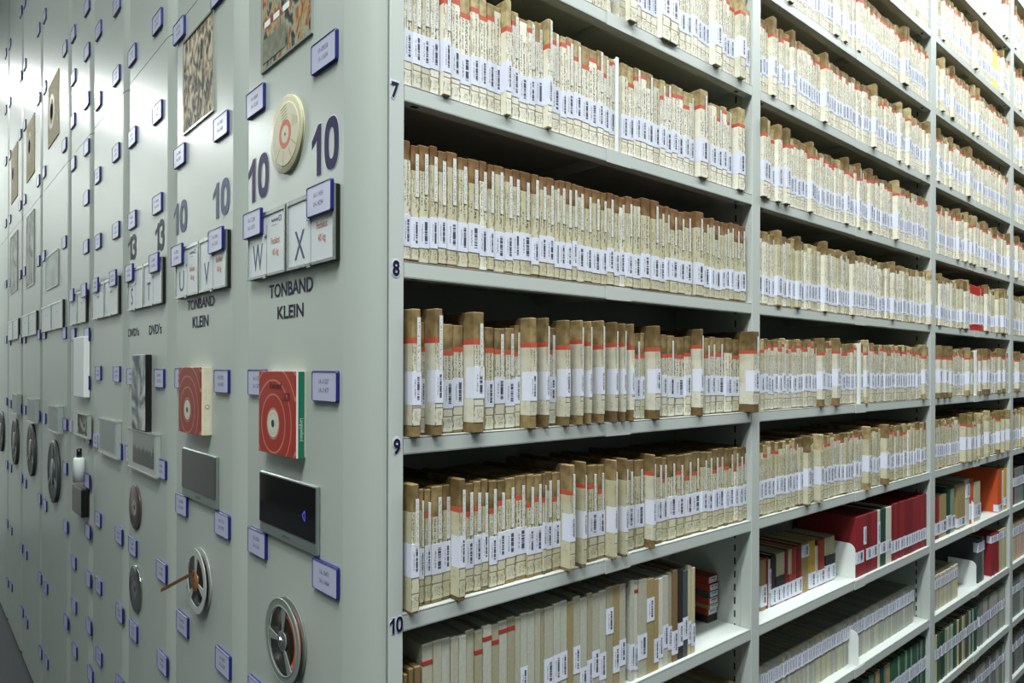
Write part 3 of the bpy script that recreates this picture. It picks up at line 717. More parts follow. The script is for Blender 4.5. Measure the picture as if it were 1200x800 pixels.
# discs on the third panel
def disc(u, v, vt, vb, label, m, mc):
    y, z, R = disc_at(u, v, vt, vb, 0.002)
    r = empty('disc', mw=MLeft(y, z)); tag(r, label, 'disc')
    mb = MB(); mb.lathe([(0, 0), (R, 0), (R, 0.0035), (R*0.97, 0.0045), (R*0.36, 0.0045)], 0, 48); mb.build('playing_surface', m, r)
    mb = MB(); mb.lathe([(R*0.12, 0.0044), (R*0.36, 0.0048)], 0, 32, smooth=False); mb.build('centre_ring', mc, r)
    mb = MB(); mb.lathe([(0, 0.0046), (R*0.12, 0.0046)], 0, 24, smooth=False); mb.build('hole', black_m, r)
disc(158.5, 594, 568, 620.5, 'brownish disc with bright rim, upper of the two on the third end panel', mat('brown_disc', (98, 84, 82), 0.25, 0.4), rim_m)
disc(159, 689.5, 662, 717, 'shiny silver disc, lower of the two on the third end panel', mat('mirror_disc', (168, 176, 170), 0.12, 0.95), silver_m)
# grey film reels on the far panels
filmgrey = mat('film_reel_grey', (106, 112, 114), 0.35, 0.4); filmdark = mat('film_dark', (58, 62, 64), 0.5)
for ui, u, v, vt, vb in ((5, 63.5, 552, 516, 589), (6, 37.3, 527, 497, 558), (7, 18, 517, 490, 544), (8, 2, 505, 481, 528)):
    y, z, R = disc_at(u, v, vt, vb, 0.006)
    r = empty('film_reel', mw=MLeft(y, z)); tag(r, 'large dark grey film reel with light spokes on the %s end panel' % NTH[ui], 'film reel', 'film reels on the far end panels')
    mb = MB(); mb.lathe([(0, 0), (R, 0), (R, 0.011), (R*0.98, 0.012), (R*0.9, 0.012), (0, 0.010)], 0, 48); mb.build('film_pack', filmdark, r)
    mb = MB(); mb.lathe([(R*0.90, 0.0115), (R, 0.0125), (R, 0.0135), (R*0.9, 0.0135)], 0, 48)
    mb.lathe([(0, 0.0135), (R*0.42, 0.0135), (R*0.42, 0.0115)], 0, 40)
    for a in (1.6, 3.7, -0.5): annulus_sector(mb, R*0.4, R*0.92, a-0.12, a+0.12, 0.0115, 0.0135, 4)
    mb.build('flange', filmgrey, r)
# boxes with spines mounted on the panels ----------------------------------
def ring_cover_mat(name, cx, cy, base, line, w):
    m = bpy.data.materials.new(name); m.use_nodes = True; N = NT(m); b = N.n['Principled BSDF']; b.inputs['Roughness'].default_value = 0.45
    tc = N.new('ShaderNodeTexCoord'); sp = N.new('ShaderNodeSeparateXYZ'); N.link(tc.outputs['Object'], sp.inputs[0])
    dx = N.math('SUBTRACT', sp.outputs[0], cx); dy = N.math('SUBTRACT', sp.outputs[1], cy)
    d = N.math('SQRT', N.math('ADD', N.math('MULTIPLY', dx, dx), N.math('MULTIPLY', dy, dy)))
    ph = N.math('FRACT', N.math('MULTIPLY', d, 1/w))
    ln = N.math('LESS_THAN', ph, 0.13)
    nz = N.new('ShaderNodeTexNoise'); nz.inputs['Scale'].default_value = 70; N.link(tc.outputs['Object'], nz.inputs['Vector'])
    bc = N.mix(N.math('MULTIPLY', nz.outputs[0], 0.35), lin(base), lin(tuple(int(k*0.55) for k in base)))
    N.link(N.mix(N.math('MULTIPLY', ln, 0.6), bc, lin(line)), b.inputs['Base Color']); return m
def tape_set(uL, uR, uB, vTL, vBL, hu, hv, ring_r, label, spine_cols, title, base):
    """box fixed to the panel: cover spans uL..uR, spine runs back to uB"""
    yb = L(uB, 450)[0]
    t = 0.0
    for k in range(200):
        t = k*0.0005
        if px_plane_x(uR, 450, XP-t).y >= yb: pass
        if abs(px_plane_x(uR, 450, XP-t).y-yb) < 0.0012: break
    yl, zt = L(uL, vTL, t); zb = L(uL, vBL, t)[1]; w = yl-yb; h = zt-zb
    print('tape set', t, w, h)
    r = empty('boxed_tape', mw=MLeft((yl+yb)/2, zb)); tag(r, label, 'tape box')
    cy, cz = L(hu, hv, t); cx = -(cy-(yl+yb)/2); cyy = cz-zb
    mb = MB(); mb.bevbox(-w/2, w/2, 0, h, t*0.86, t, 0.0008); mb.build('cover', ring_cover_mat('rings_'+title, cx, cyy, base, (214, 150, 120), w*0.16), r)
    mb = MB()
    mb.box(-w/2+0.001, w/2-0.0006, 0.0008, h-0.0008, 0, t*0.86, 0); mb.build('tray', mat('box_board', (216, 208, 186), 0.7), r)
    za = t*0.12; zz = t*0.70
    mb = MB(); mb.bevbox(w/2-0.0008, w/2+0.0004, 0.0005, h-0.0005, za, zz, 0.0002); sp = mb.build('spine', spine_cols, r)
    mb = MB(); mb.lathe([(0, t+0.0002), (ring_r, t+0.0002), (ring_r, t)], 0, 40, (cx, cyy), smooth=False); mb.build('centre_disc', mat('pale_disc', (206, 208, 190), 0.5), r)
    mb = MB(); mb.lathe([(0, t+0.0005), (ring_r*0.28, t+0.0005)], 0, 20, (cx, cyy), smooth=False); mb.build('emblem', mat('green_dark', (40, 66, 56), 0.5), r)
    mb = MB()
    for k in range(30):
        a = k*2*math.pi/30; mb.lathe([(0, t+0.0004), (0.0007, t+0.0004)], 0, 5, (cx+ring_r*0.75*math.cos(a), cyy+ring_r*0.75*math.sin(a)), smooth=False)
    mb.build('print', mat('green_dark', (40, 66, 56), 0.5), r)
    return r, w, h, t, cx, cyy
r, w, h, t, cx, cy = tape_set(303.5, 345.5, 358.5, 434.5, 528, 320, 496, 0.024, 'red ringed tape box with green spine mounted on the nearest end panel', mat('green_spine', (24, 112, 84), 0.5), 'red', (168, 46, 32))
darkred = mat('dark_red_ink', (92, 34, 36), 0.5)
text_part('print', 'Tonband', 0.0125, 0.85, darkred, r, -w*0.02, h*0.83, t+0.0003, 0.02)
text_part('print', 'LGR', 0.014, 0.9, darkred, r, w*0.28, h*0.70, t+0.0003, 0.02)
mwS = Matrix(((0, 0, 1, w/2+0.0006), (1, 0, 0, 0), (0, 1, 0, 0), (0, 0, 0, 1))) @ Matrix.Rotation(0, 4, 'Z')
rot = Matrix(((0, 0, 1, w/2+0.0006), (0, -1, 0, h*0.33), (1, 0, 0, t*0.42), (0, 0, 0, 1)))
rot = Matrix(((0, 0, 1, w/2+0.0006), (-1, 0, 0, h*0.33), (0, -1, 0, t*0.42), (0, 0, 0, 1)))
text_part('spine_print', 'Langspielband', 0.006, 0.8, mat('pale_ink', (190, 214, 200), 0.5), r, 0, 0, 0, 0.0, rot)
mb = MB(); mb.box(w/2-0.0004, w/2+0.0002, 0.0006, h-0.0006, t*0.70, t*0.86); mb.build('spine_edge', white_m, r)
r, w, h, t, cx, cy = tape_set(209.5, 234.5, 248.5, 430, 505, 219.5, 480, 0.022, 'worn red ringed tape box with cream spine on the second end panel', mat('cream_spine', (214, 210, 186), 0.6, noise=(60, 0.5, (190, 180, 150))), 'worn', (150, 62, 50))
mb = MB(); mb.lathe([(0.0035, 0), (0.0045, 0.0004)], 0, 20); mb.build('spine_ring', mat('olive_ink', (96, 88, 56), 0.6), r, mw=Matrix(((0, 0, 1, w/2+0.0005), (1, 0, 0, h*0.42), (0, 1, 0, t*0.4), (0, 0, 0, 1))))
def simple_case(name, cat, label, uL, uR, uB, vT, vB, m_cover, m_side, vref=None):
    yb = L(uB, 450)[0]
    for k in range(300):
        t = k*0.0005
        if abs(px_plane_x(uR, 450, XP-t).y-yb) < 0.0015: break
    yl, zt = L(uL, vT, t); zb = L(uL, vB, t)[1]; w = yl-yb; h = zt-zb
    r = empty(name, mw=MLeft((yl+yb)/2, zb)); tag(r, label, cat)
    mb = MB(); mb.bevbox(-w/2, w/2, 0, h, 0, t-0.0008, 0.0015); mb.build('case', m_side, r)
    mb = MB(); mb.box(-w/2+0.002, w/2-0.002, 0.003, h-0.003, t-0.0009, t+0.0002); mb.build('cover', m_cover, r)
    return r, w, h, t
simple_case('video_case', 'video case', 'tall black video case with grey marbled cover on the third end panel', 154.5, 170, 178, 416, 502, art_mat('art_marble', [(96, 106, 110), (140, 148, 148), (172, 178, 176), (196, 200, 198)], 4, 14), black_m)
r, w, h, t = simple_case('video_cassette', 'video cassette', 'black video cassette standing out from the fifth end panel', 84.5, 95.5, 105, 567, 598, mat('dark_label', (46, 48, 48), 0.3), black_m)
# silver frames with black screens ---------------------------------------
screen_m = mat('black_screen', (14, 14, 17), 0.06)
def screen(uL, uR, vTL, vBL, label, arrow):
    t = 0.0065
    yl, zt = L(uL, vTL, t); zb = L(uL, vBL, t)[1]; yr = L(uR, (vTL+vBL)/2, t)[0]; w = yl-yr; h = zt-zb
    r = empty('display_panel', mw=MLeft((yl+yr)/2, zb)); tag(r, label, 'display')
    mb = MB(); mb.bevbox(-w/2, w/2, 0, h, 0, t, 0.002); mb.build('housing', silver_m, r)
    mb = MB(); mb.box(-w/2+0.001, w/2-0.005, h*0.185, h-0.004, t-0.001, t+0.0008); scr = mb.build('screen', screen_m, r)
    mb = MB(); mb.box(-w*0.07, w*0.07, h*0.075, h*0.115, t, t+0.0003); mb.build('maker_plate', mat('dim_print', (92, 102, 98), 0.4), r)
    if arrow:
        mb = MB(); ax, ay = w*0.30, h*0.52; s = 0.0085; q = 0.0016
        for (x0_, y0_), (x1_, y1_) in (((ax+s*.6, ay+s), (ax-s*.6, ay)), ((ax-s*.6, ay), (ax+s*.6, ay-s)), ((ax+s*.6, ay-s), (ax+s*.6, ay+s))):
            dx, dy = x1_-x0_, y1_-y0_; ln = math.hypot(dx, dy); nx, ny = -dy/ln*q/2, dx/ln*q/2
            mb.quad([(x0_+nx, y0_+ny, t+0.001), (x0_-nx, y0_-ny, t+0.001), (x1_-nx, y1_-ny, t+0.001), (x1_+nx, y1_+ny, t+0.001)])
        m = mat('blue_indicator', (90, 80, 210), 0.4); bb = m.node_tree.nodes['Principled BSDF']
        bb.inputs['Emission Color'].default_value = lin((100, 90, 235)); bb.inputs['Emission Strength'].default_value = 0.6
        mb.build('indicator', m, scr)
    return r
screen(304.5, 371.5, 550.5, 622, 'silver framed black screen with blue arrow on the nearest end panel', True)
screen(213.5, 253.5, 523.5, 580, 'silver framed black screen without arrow on the second end panel', False)
# acrylic plates -----------------------------------------------------------
acr = mat('frosted_acrylic', (160, 170, 166), 0.2, spec=0.7)
def acrylic(uL, uR, vT, vB, label, art=None, frac=(0, 1, 0, 1), t=0.012):
    yl, zt = L(uL, vT, t); zb = L(uL, vB, t)[1]; yr = L(uR, (vT+vB)/2, t)[0]; w = yl-yr; h = zt-zb
    r = empty('acrylic_block', mw=MLeft((yl+yr)/2, zb)); tag(r, label, 'acrylic block')
    mb = MB(); mb.bevbox(-w/2, w/2, 0, h, 0, t, 0.0012); mb.build('plate', acr, r)
    mb = MB(); mb.box(-w/2-0.001, w/2+0.001, h-0.002, h+0.002, 0, t+0.002); mb.box(-w/2-0.001, w/2+0.001, -0.003, 0.001, 0, t+0.002); mb.build('polished_edge', clear_edge, r)
    if art:
        mb = MB(); mb.box(-w/2+w*frac[0], -w/2+w*frac[1], h*frac[2], h*frac[3], t, t+0.0006); mb.build('picture', art, r)
    return r
def wave_mat():
    m = bpy.data.materials.new('waveform'); m.use_nodes = True; N = NT(m); b = N.n['Principled BSDF']; b.inputs['Roughness'].default_value = 0.3
    tc = N.new('ShaderNodeTexCoord'); sp = N.new('ShaderNodeSeparateXYZ'); N.link(tc.outputs['Generated'], sp.inputs[0])
    nz = N.new('ShaderNodeTexNoise'); nz.noise_dimensions = '1D'; nz.inputs['Scale'].default_value = 14; nz.inputs['Detail'].default_value = 4
    N.link(sp.outputs[0], nz.inputs['W'])
    f = N.math('LESS_THAN', sp.outputs[1], N.math('ADD', 0.18, N.math('MULTIPLY', nz.outputs[0], 0.62)))
    n2 = N.new('ShaderNodeTexNoise'); n2.inputs['Scale'].default_value = 18; N.link(tc.outputs['Generated'], n2.inputs['Vector'])
    N.link(N.mix(f, lin((128, 134, 128)), N.mix(N.math('GREATER_THAN', n2.outputs[0], 0.62), lin((26, 30, 28)), lin((96, 100, 92)))), b.inputs['Base Color']); return m
acrylic(150, 183, 501, 545, 'clear block with jagged dark picture on the third end panel', wave_mat(), (0.20, 0.93, 0.16, 0.98))
acrylic(115, 137.5, 489, 528, 'plain frosted block low on the fourth end panel', mat('grey_card', (140, 150, 148), 0.4), (0.1, 0.9, 0.12, 0.95))
acrylic(85.5, 103, 482, 507, 'small clear block with dark figure picture on the fifth end panel', art_mat('art_figure', [(60, 62, 56), (120, 124, 112), (176, 182, 172)], 9, 26), (0.35, 0.95, 0.1, 0.95))
for ui, uL, uR, vt, vb in ((5, 56.5, 68, 474, 503), (6, 32, 40.5, 466, 492), (7, 14.3, 20.5, 461, 483)):
    acrylic(uL, uR, vt, vb, 'plain grey block above the film reel on the %s end panel' % NTH[ui], mat('grey_card', (140, 150, 148), 0.4), (0.05, 0.95, 0.05, 0.95), 0.02)
# white board and capped canister on the fifth panel
yl, zt = L(85.5, 396, 0.02); zb = L(85.5, 464, 0.02)[1]; yr = L(98, 430, 0.02)[0]
r = empty('white_board', mw=MLeft((yl+yr)/2, zb)); tag(r, 'white upright plate standing out from the fifth end panel', 'board')
w = yl-yr; mb = MB(); mb.bevbox(-w/2, w/2, 0, zt-zb, 0.0, 0.02, 0.002); mb.build('plate', white_m, r)
mb = MB(); mb.box(-w/2+0.004, -w/2+0.012, 0.004, zt-zb-0.004, 0.02, 0.0206); mb.build('edge_strip', mat('grey_card', (140, 150, 148), 0.4), r)
yl, zt = L(83, 533, 0.03); zb = L(83, 561, 0.03)[1]; yr = L(95, 545, 0.03)[0]; w = yl-yr; h = zt-zb
r = empty('film_canister', mw=Matrix.Translation((XP-0.0195, (yl+yr)/2, zb))); tag(r, 'white canister with small black cap above the black cassette', 'canister')
R = 0.019
mb = MB(); mb.lathe([(0, 0), (R, 0), (R, h*0.9), (R*0.8, h), (0, h)], 0, 32); mb.build('body', white_m, r)
mb = MB(); mb.lathe([(0, h), (R*0.45, h), (R*0.45, h*1.35), (0, h*1.38)], 0, 24); mb.build('cap', black_m, r)

# ------------------------------------------------------------------ tape boxes
BOXES = []   # dict(x0,w,y,h,k,style,bay)
def X(u, y): return px_plane_y(u, 430, y).x
STY = {
 6: dict(paper=0, kraft=1, top=(0.90, 0.97), red=0.55, bot=0.0, lab=(0.24, 0.49), strip=0.2, sy=(0.0, 0.0)),
 7: dict(paper=0, kraft=1, top=(0.80, 0.97), red=0.8, bot=0.01, lab=(0.20, 0.46), strip=0.5, sy=(0.55, 0.97)),
 8: dict(paper=1, kraft=2, top=(0.74, 0.92), red=0.0, bot=0.02, lab=(0.14, 0.40), strip=0.9, sy=(0.56, 0.93)),
 9: dict(paper=2, kraft=0, top=(0.74, 0.80), red=0.95, bot=0.02, lab=(0.24, 0.50), strip=0.6, sy=(0.5, 0.93)),
 10: dict(paper=1, kraft=0, top=(0.72, 0.82), red=0.45, bot=0.03, lab=(0.24, 0.50), strip=0.95, sy=(0.52, 0.90)),
}
def add_box(bay, k, x0, w, y, h, P=False, n=0, lean=0.0, **kw):
    st = STY.get(k, STY[7]); q = dict(bay=bay, k=k, x0=x0, w=w, y=y, h=h, P=P, lean=lean)
    q['paper'] = st['paper'] if random.random() < 0.85 else random.choice((0, 1, 2))
    q['top'] = random.uniform(*st['top'])
    if bay > 0:
        q['top'] = random.uniform(0.85, 0.94); q['red'] = random.random() < 0.4
        if k <= 8 and random.random() < 0.8: q['paper'] = 0
    if P: q['top'] = random.uniform(0.76, 0.82)
    q['red'] = random.random() < (0.9 if (P and k in (9,)) else st['red'])
    q['bot'] = random.uniform(0.08, 0.12) if (P and (k == 9 or (k == 10 and random.random() < 0.25))) else st['bot']*random.uniform(0.3, 1.2)
    lo = st['lab'][0]+random.uniform(-0.02, 0.02)
    if P and k in (9, 10): lo += 0.03
    q['lab'] = (lo, lo+(st['lab'][1]-st['lab'][0]))
    q['strip'] = random.random() < st['strip']; q['sy'] = (st['sy'][0]+random.uniform(-0.03, 0.03), st['sy'][1]+random.uniform(-0.03, 0.02))
    q['kraft'] = st['kraft'] if bay == 0 else (1 if random.random() < 0.3 else 0)
    if bay > 0 and random.random() < 0.85: q['strip'] = False
    q.update(kw); BOXES.append(q)
def px_row(bay, k, edges, scale, off, base_y, yP, h0, hP):
    """edges: list of (a,b,flag) in crop pixels"""
    for a, b_, fl in edges:
        ua, ub = a/scale+off, b_/scale+off
        y = base_y+random.uniform(-0.002, 0.003)
        h = h0+random.uniform(-0.004, 0.003)
        if fl:
            y = yP+random.uniform(-0.002, 0.002); h = hP+random.uniform(-0.002, 0.002)
        x0 = X(ua, base_y); x1 = X(ub, y)
        if fl: x0 = max(x0, x1-0.030)
        w = max(0.008, x1-x0-0.0009)
        yield x0, w, y, h, fl
def fixup(lst, lo, hi):
    """drop overlaps between neighbours"""
    lst.sort(key=lambda t: t[0]); out = []
    prev = lo
    for x0, w, y, h, fl in lst:
        x1 = min(x0+w, hi); x0 = max(x0, prev+0.0005)
        if x1-x0 < 0.006: continue
        out.append((x0, x1-x0, y, h, fl)); prev = x1
    return out
def E(s):
    out = []
    for t in s.split():
        fl = t.endswith('P'); t = t.rstrip('P'); a, b_ = t.split('-'); out.append((float(a), float(b_), fl))
    return out
def steps(a, b_, st):
    out = []; x = a
    while x < b_-st*0.6:
        n = x+st*random.uniform(0.88, 1.12); out.append((x, min(n, b_), False)); x = n
    return out
xa, xb = BAYS[0]
e7 = E('64-88 88-118 118-145 145-175 177-213P 213-242 242-275 275-303 303-328 328-352 352-372 372-407P 407-430 430-457 457-482 482-507 507-537P 537-560 560-583 583-605 605-630 630-655 655-680 680-700 700-718 718-736')+steps(760, 990, 20)+E('990-1035P 1041-1062 1062-1080 1080-1095 1095-1110 1112-1153P')
e8 = E('62-85 86-112 112-145 146-172 172-200 202-235 237-268 270-305 307-330 330-352 355-385 385-412 412-435 437-470 470-495 495-520 520-545 545-560 560-580 580-600 600-617 618-640 640-665 665-692 692-712 712-735 735-752 752-770 770-795 795-820 820-850P 850-880P 880-897 897-912 912-940 940-962 962-984 985-1022P 1022-1040 1040-1056 1058-1075 1075-1090 1090-1104 1104-1117 1117-1138 1138-1156')
e9 = E('64-120P 120-130 130-190P 190-222 222-255 258-322P 324-352 356-388 390-420 420-436 438-490P 490-525P 527-550 552-597P 597-627P 627-656P 664-707P 708-736P 736-762P 763-786P 788-805 805-820 820-834 838-885P 887-905 905-930 932-960 962-982 985-1022P 1027-1043 1043-1060 1062-1088 1090-1113 1115-1143')
e10 = E('64-113P 115-128 132-150 152-187 187-210 210-258P 258-283 283-307 307-328 330-356 356-382 382-413 415-447 447-472 472-497 497-508 508-527 530-553 556-600P 600-635P 638-670 670-692 694-727P 727-755P 757-783 786-815 817-850P 850-872 872-886 888-915 915-940 942-965 965-990 992-1012')+[(a, b_, False) for a, b_, _ in steps(1012, 1150, 16)]
for k, e, sc, base, yP, h0, hP in ((7, e7, 1200/440, 0.006, -0.004, 0.186, 0.196), (8, e8, 1200/440, 0.004, 0.0, 0.183, 0.190), (9, e9, 1200/440, 0.016, -0.008, 0.178, 0.196), (10, e10, 1173/440, 0.012, -0.010, 0.184, 0.196)):
    rows = fixup(list(px_row(0, k, e, sc, 450, base, yP, h0, hP)), xa+0.001, xb-(0.029 if k == 9 else 0.001))
    for x0, w, y, h, fl in rows: add_box(0, k, x0, w, y, h, fl)
add_box(0, 9, xb-0.0265, 0.0255, -0.020, 0.197, True, red=True)      # the last box pushed out past the upright
def gen_row(bay, k, x0, x1, wavg=0.019, pP=0.12, base=0.006, yP=-0.006, h0=0.185, hP=0.197):
    x = x0
    while x < x1-0.012:
        w = wavg*random.uniform(0.75, 1.3); P = random.random() < pP
        if P: w = (0.024 if bay == 0 else 0.019)*random.uniform(0.9, 1.25)
        w = min(w, x1-x-0.0006)
        if w < 0.008: break
        add_box(bay, k, x, w-0.0006, (yP if P else base)+random.uniform(-0.003, 0.003), (hP if P else h0)+random.uniform(-0.005, 0.004), P)
        x += w
mid = (xa+xb)/2
gen_row(0, 6, xa+0.001, mid-0.02, 0.017, 0.08); gen_row(0, 6, mid+0.004, xb-0.002, 0.018, 0.15)
for bi in (1, 2, 3):
    a, c = BAYS[bi]; m_ = (a+c)/2
    for k in range(2, 11):
        if k in (9, 10): gen_row(bi, k, a+0.002, m_-0.006 if k == 9 else c-0.004, 0.0185, 0.09, 0.010, -0.006, 0.184, 0.196)
        elif k in (7,): gen_row(bi, k, a+0.002, m_-0.010, 0.0175, 0.12)
        else: gen_row(bi, k, a+0.002, c-0.003, 0.018, 0.09 if k != 8 else 0.14)
        if k in (7, 9): gen_row(bi, k, m_+0.008, c-0.003, 0.019, 0.15)
gen_row(0, 5, xa+0.001, xb-0.002, 0.018, 0.1)
kraftR_m = kraft_mat('brown_board', (132, 98, 62), (104, 74, 44))
KR = [kraft_m, kraftY_m, kraftR_m]
PAPERS = [paperW, paperC, paperG]
def box_parts(q, S, ox=0, oy=0, oz=0):
    """S: dict of MB per part"""
    w, h, D = q['w'], q['h'], 0.182
    yb = min(D, BACK-0.004-q['y'])
    sh = q['lean']*h
    S['case'].bevbox(ox-w/2+0.0003, ox+w/2-0.0003, oy+0.0006, oy+yb, oz+0.0002, oz+h, 0.0012, q.get('cm', 0))
    t = 0.0005; z0 = oz+q['bot']*h+0.001; z1 = oz+q['top']*h; xl, xr = ox-w/2-0.0000, ox+w/2+0.0000
    P = S['paper']; pm = q.get('pm', 0); rm = q.get('rm', 1); wrap = 0.04
    def wrapU(B, za, zb, tt, mi, uv, wr):
        y0 = oy+0.0006-tt
        B.quad([(xl, y0, za), (xr, y0, za), (xr, y0, zb), (xl, y0, zb)], mi, uv)
        B.quad([(xl, y0+wr, za), (xl, y0, za), (xl, y0, zb), (xl, y0+wr, zb)], mi)
        B.quad([(xr, y0, za), (xr, y0+wr, za), (xr, y0+wr, zb), (xr, y0, zb)], mi)
        B.quad([(xl, y0, zb), (xr, y0, zb), (xr, y0+wr, zb), (xl, y0+wr, zb)], mi)
        B.quad([(xl, y0+wr, za), (xr, y0+wr, za), (xr, y0, za), (xl, y0, za)], mi)
    red_h = 0.0085 if q['red'] else 0
    wrapU(P, z0, z1-red_h, t, pm, [(0, 0), (1, 0), (1, (z1-red_h-z0)/(0.95*h)), (0, (z1-red_h-z0)/(0.95*h))], wrap)
    if q['red']: wrapU(P, z1-red_h, z1, t, rm, None, wrap)
    la, lb = q['lab']
    y0 = oy-0.0005
    B = S['label']; lm = q.get('lm', 0)
    xs0 = xl-0.0002
    B.quad([(xs0, y0, oz+la*h), (xr, y0, oz+la*h), (xr, y0, oz+lb*h), (xs0, y0, oz+lb*h)], lm, [(0, 0), (1, 0), (1, 1), (0, 1)])
    B.quad([(xs0, y0+0.022, oz+la*h), (xs0, y0, oz+la*h), (xs0, y0, oz+lb*h), (xs0, y0+0.022, oz+lb*h)], lm)
    B.quad([(xs0, y0, oz+lb*h), (xr, y0, oz+lb*h), (xr, y0+0.001, oz+lb*h), (xs0, y0+0.001, oz+lb*h)], lm)
    if q['strip']:
        B = S['strip']; sw = min(0.0065, w*0.45); xc = ox+w*0.22
        a, c = q['sy']
        B.quad([(xc-sw/2, y0-0.0002, oz+a*h), (xc+sw/2, y0-0.0002, oz+a*h), (xc+sw/2, y0-0.0002, oz+c*h), (xc-sw/2, y0-0.0002, oz+c*h)], q.get('sm', 0), [(0, 0), (1, 0), (1, 1), (0, 1)])
        B.quad([(xc-sw/2, y0-0.0002, oz+c*h), (xc+sw/2, y0-0.0002, oz+c*h), (xc+sw/2, y0+0.0012, oz+c*h), (xc-sw/2, y0+0.0012, oz+c*h)], q.get('sm', 0))
# screen area for the ranking
for q in BOXES:
    z = ztop(q['k']); q['z'] = z
    pr = [project((q['x0']+dx, q['y'], z+dz)) for dx, dz in ((0, 0), (q['w'], 0), (q['w'], q['h']), (0, q['h']))]
    area_ = 0
    if all(pr):
        x0 = max(0, min(p[0] for p in pr)); x1 = min(1200, max(p[0] for p in pr))
        y0 = max(0, min(p[1] for p in pr)); y1 = min(800, max(p[1] for p in pr))
        if x1 > x0 and y1 > y0: area_ = (x1-x0)*(y1-y0)*(1.0 if (y1 < 800 and y0 > 0) else 0.98)
    q['area'] = area_
BOXES.sort(key=lambda q: -q['area'])
near = BOXES[:300]; far = BOXES[300:]
near.sort(key=lambda q: (q['bay'], q['k'], q['x0']))
BN = ['first bay', 'second bay', 'third bay', 'fourth bay']
rowtxt = {k: 'shelf %d' % k for k in range(2, 15)}
cnt = {}
for q in near:
    key = (q['bay'], q['k']); cnt[key] = cnt.get(key, 0)+1; n = cnt[key]
    S = {a: MB() for a in ('case', 'paper', 'label', 'strip')}
    box_parts(q, S)
    root = S['case'].build('tape_box', KR[q['kraft']], loc=(q['x0']+q['w']/2, q['y'], q['z']))
    S['paper'].build('spine_paper', [PAPERS[q['paper']], red_m], root)
    S['label'].build('barcode_label', label_m, root)
    if q['strip']: S['strip'].build('title_strip', strip_m, root)
    look = ('thick ' if q['P'] else 'slim ')+('red-striped ' if q['red'] else '')+('tape box')
    if q['bay'] == 0:
        where = '%s from left on %s, %s' % (ordn(n), rowtxt[q['k']], BN[0])
    else:
        where = '%s from left, %s, level with %s' % (ordn(n), BN[q['bay']], rowtxt[q['k']])
    tag(root, '%s, %s' % (look, where), 'tape box', 'tape boxes on the shelves')
S1 = MB(); S = dict(case=S1, paper=S1, label=S1, strip=S1)
for q in far:
    xr_ = (q['x0']-BAYS[q['bay']][0])/(BAYS[q['bay']][1]-BAYS[q['bay']][0])
    q['cm'] = 0 if q['kraft'] == 0 else 1
    q['pm'] = 2+q['paper']; q['rm'] = 5; q['lm'] = 6; q['sm'] = 7
    if q['bay'] == 2 and q['k'] == 8 and 0.42 < xr_ < 0.60: q['cm'] = 8; q['bot'] = 0.16; q['top'] = 0.8
    if q['bay'] == 2 and q['k'] == 8 and 0.28 < xr_ < 0.32: q['cm'] = 9; q['bot'] = 0.1; q['top'] = 0.8
    if q['bay'] == 2 and q['k'] == 4 and 0.72 < xr_ < 0.80: q['pm'] = 10
    box_parts(q, S, q['x0']+q['w']/2, q['y'], q['z'])
o = S1.build('tape_box_rows', [kraft_m, kraftY_m, paperW, paperC, paperG, red_m, label_m, strip_m, mat('red_carton', (176, 40, 36), 0.5), mat('black_carton', (34, 36, 34), 0.5), mat('yellow_paper', (224, 210, 120), 0.6)])
tag(o, 'remaining packed rows of small cream tape boxes in the farther bays', 'tape boxes', 'tape boxes on the shelves', 'stuff')
# ------------------------------------------------------------------ dividers and bookends
def divider(x, k, label):
    z = ztop(k); r = empty('shelf_divider', (x, 0, z)); tag(r, label, 'shelf divider', 'white shelf dividers')
    mb = MB(); mb.box(-0.0008, 0.0008, 0.0035, 0.19, 0.0006, 0.186); mb.build('plate', white_m, r)
    mb = MB(); mb.bevbox(-0.0045, 0.0045, 0.002, 0.0035, 0.0006, 0.187, 0.0005); mb.build('front_flange', white_m, r)
divider(X(723.5, 0.0), 7, 'white upright divider among the boxes on the shelf marked 7')
for bi in (1, 2, 3):
    a, c = BAYS[bi]; m_ = (a+c)/2
    for k in (7, 9):
        divider(m_-0.001, k, 'white upright divider mid-row in the %s, level with shelf %d' % (BN[bi], k))
def bookend(x, k, label, hh=0.105, d=0.105, y=0.012):
    z = ztop(k); r = empty('bookend', (x, y, z)); tag(r, label, 'bookend', 'white bookends')
    pts = [(0, 0), (d, 0), (d, hh)]
    rr_ = 0.022
    for j in range(7):
        a = math.pi/2+math.pi/2*j/6; pts.append((rr_+rr_*math.cos(a), hh-rr_+rr_*math.sin(a)))
    mb = MB(); n = len(pts)
    V = [(-0.0007, p[0], p[1]+0.0004) for p in pts]+[(0.0007, p[0], p[1]+0.0004) for p in pts]
    mb.faces(V, [tuple(reversed(range(n))), tuple(range(n, 2*n))]+[(j, (j+1) % n, (j+1) % n+n, j+n) for j in range(n)]); mb.build('plate', white_m, r)
    mb = MB(); mb.box(0.0007, 0.0013, 0.004, d-0.004, 0.0002, 0.0012); mb.build('foot', white_m, r)
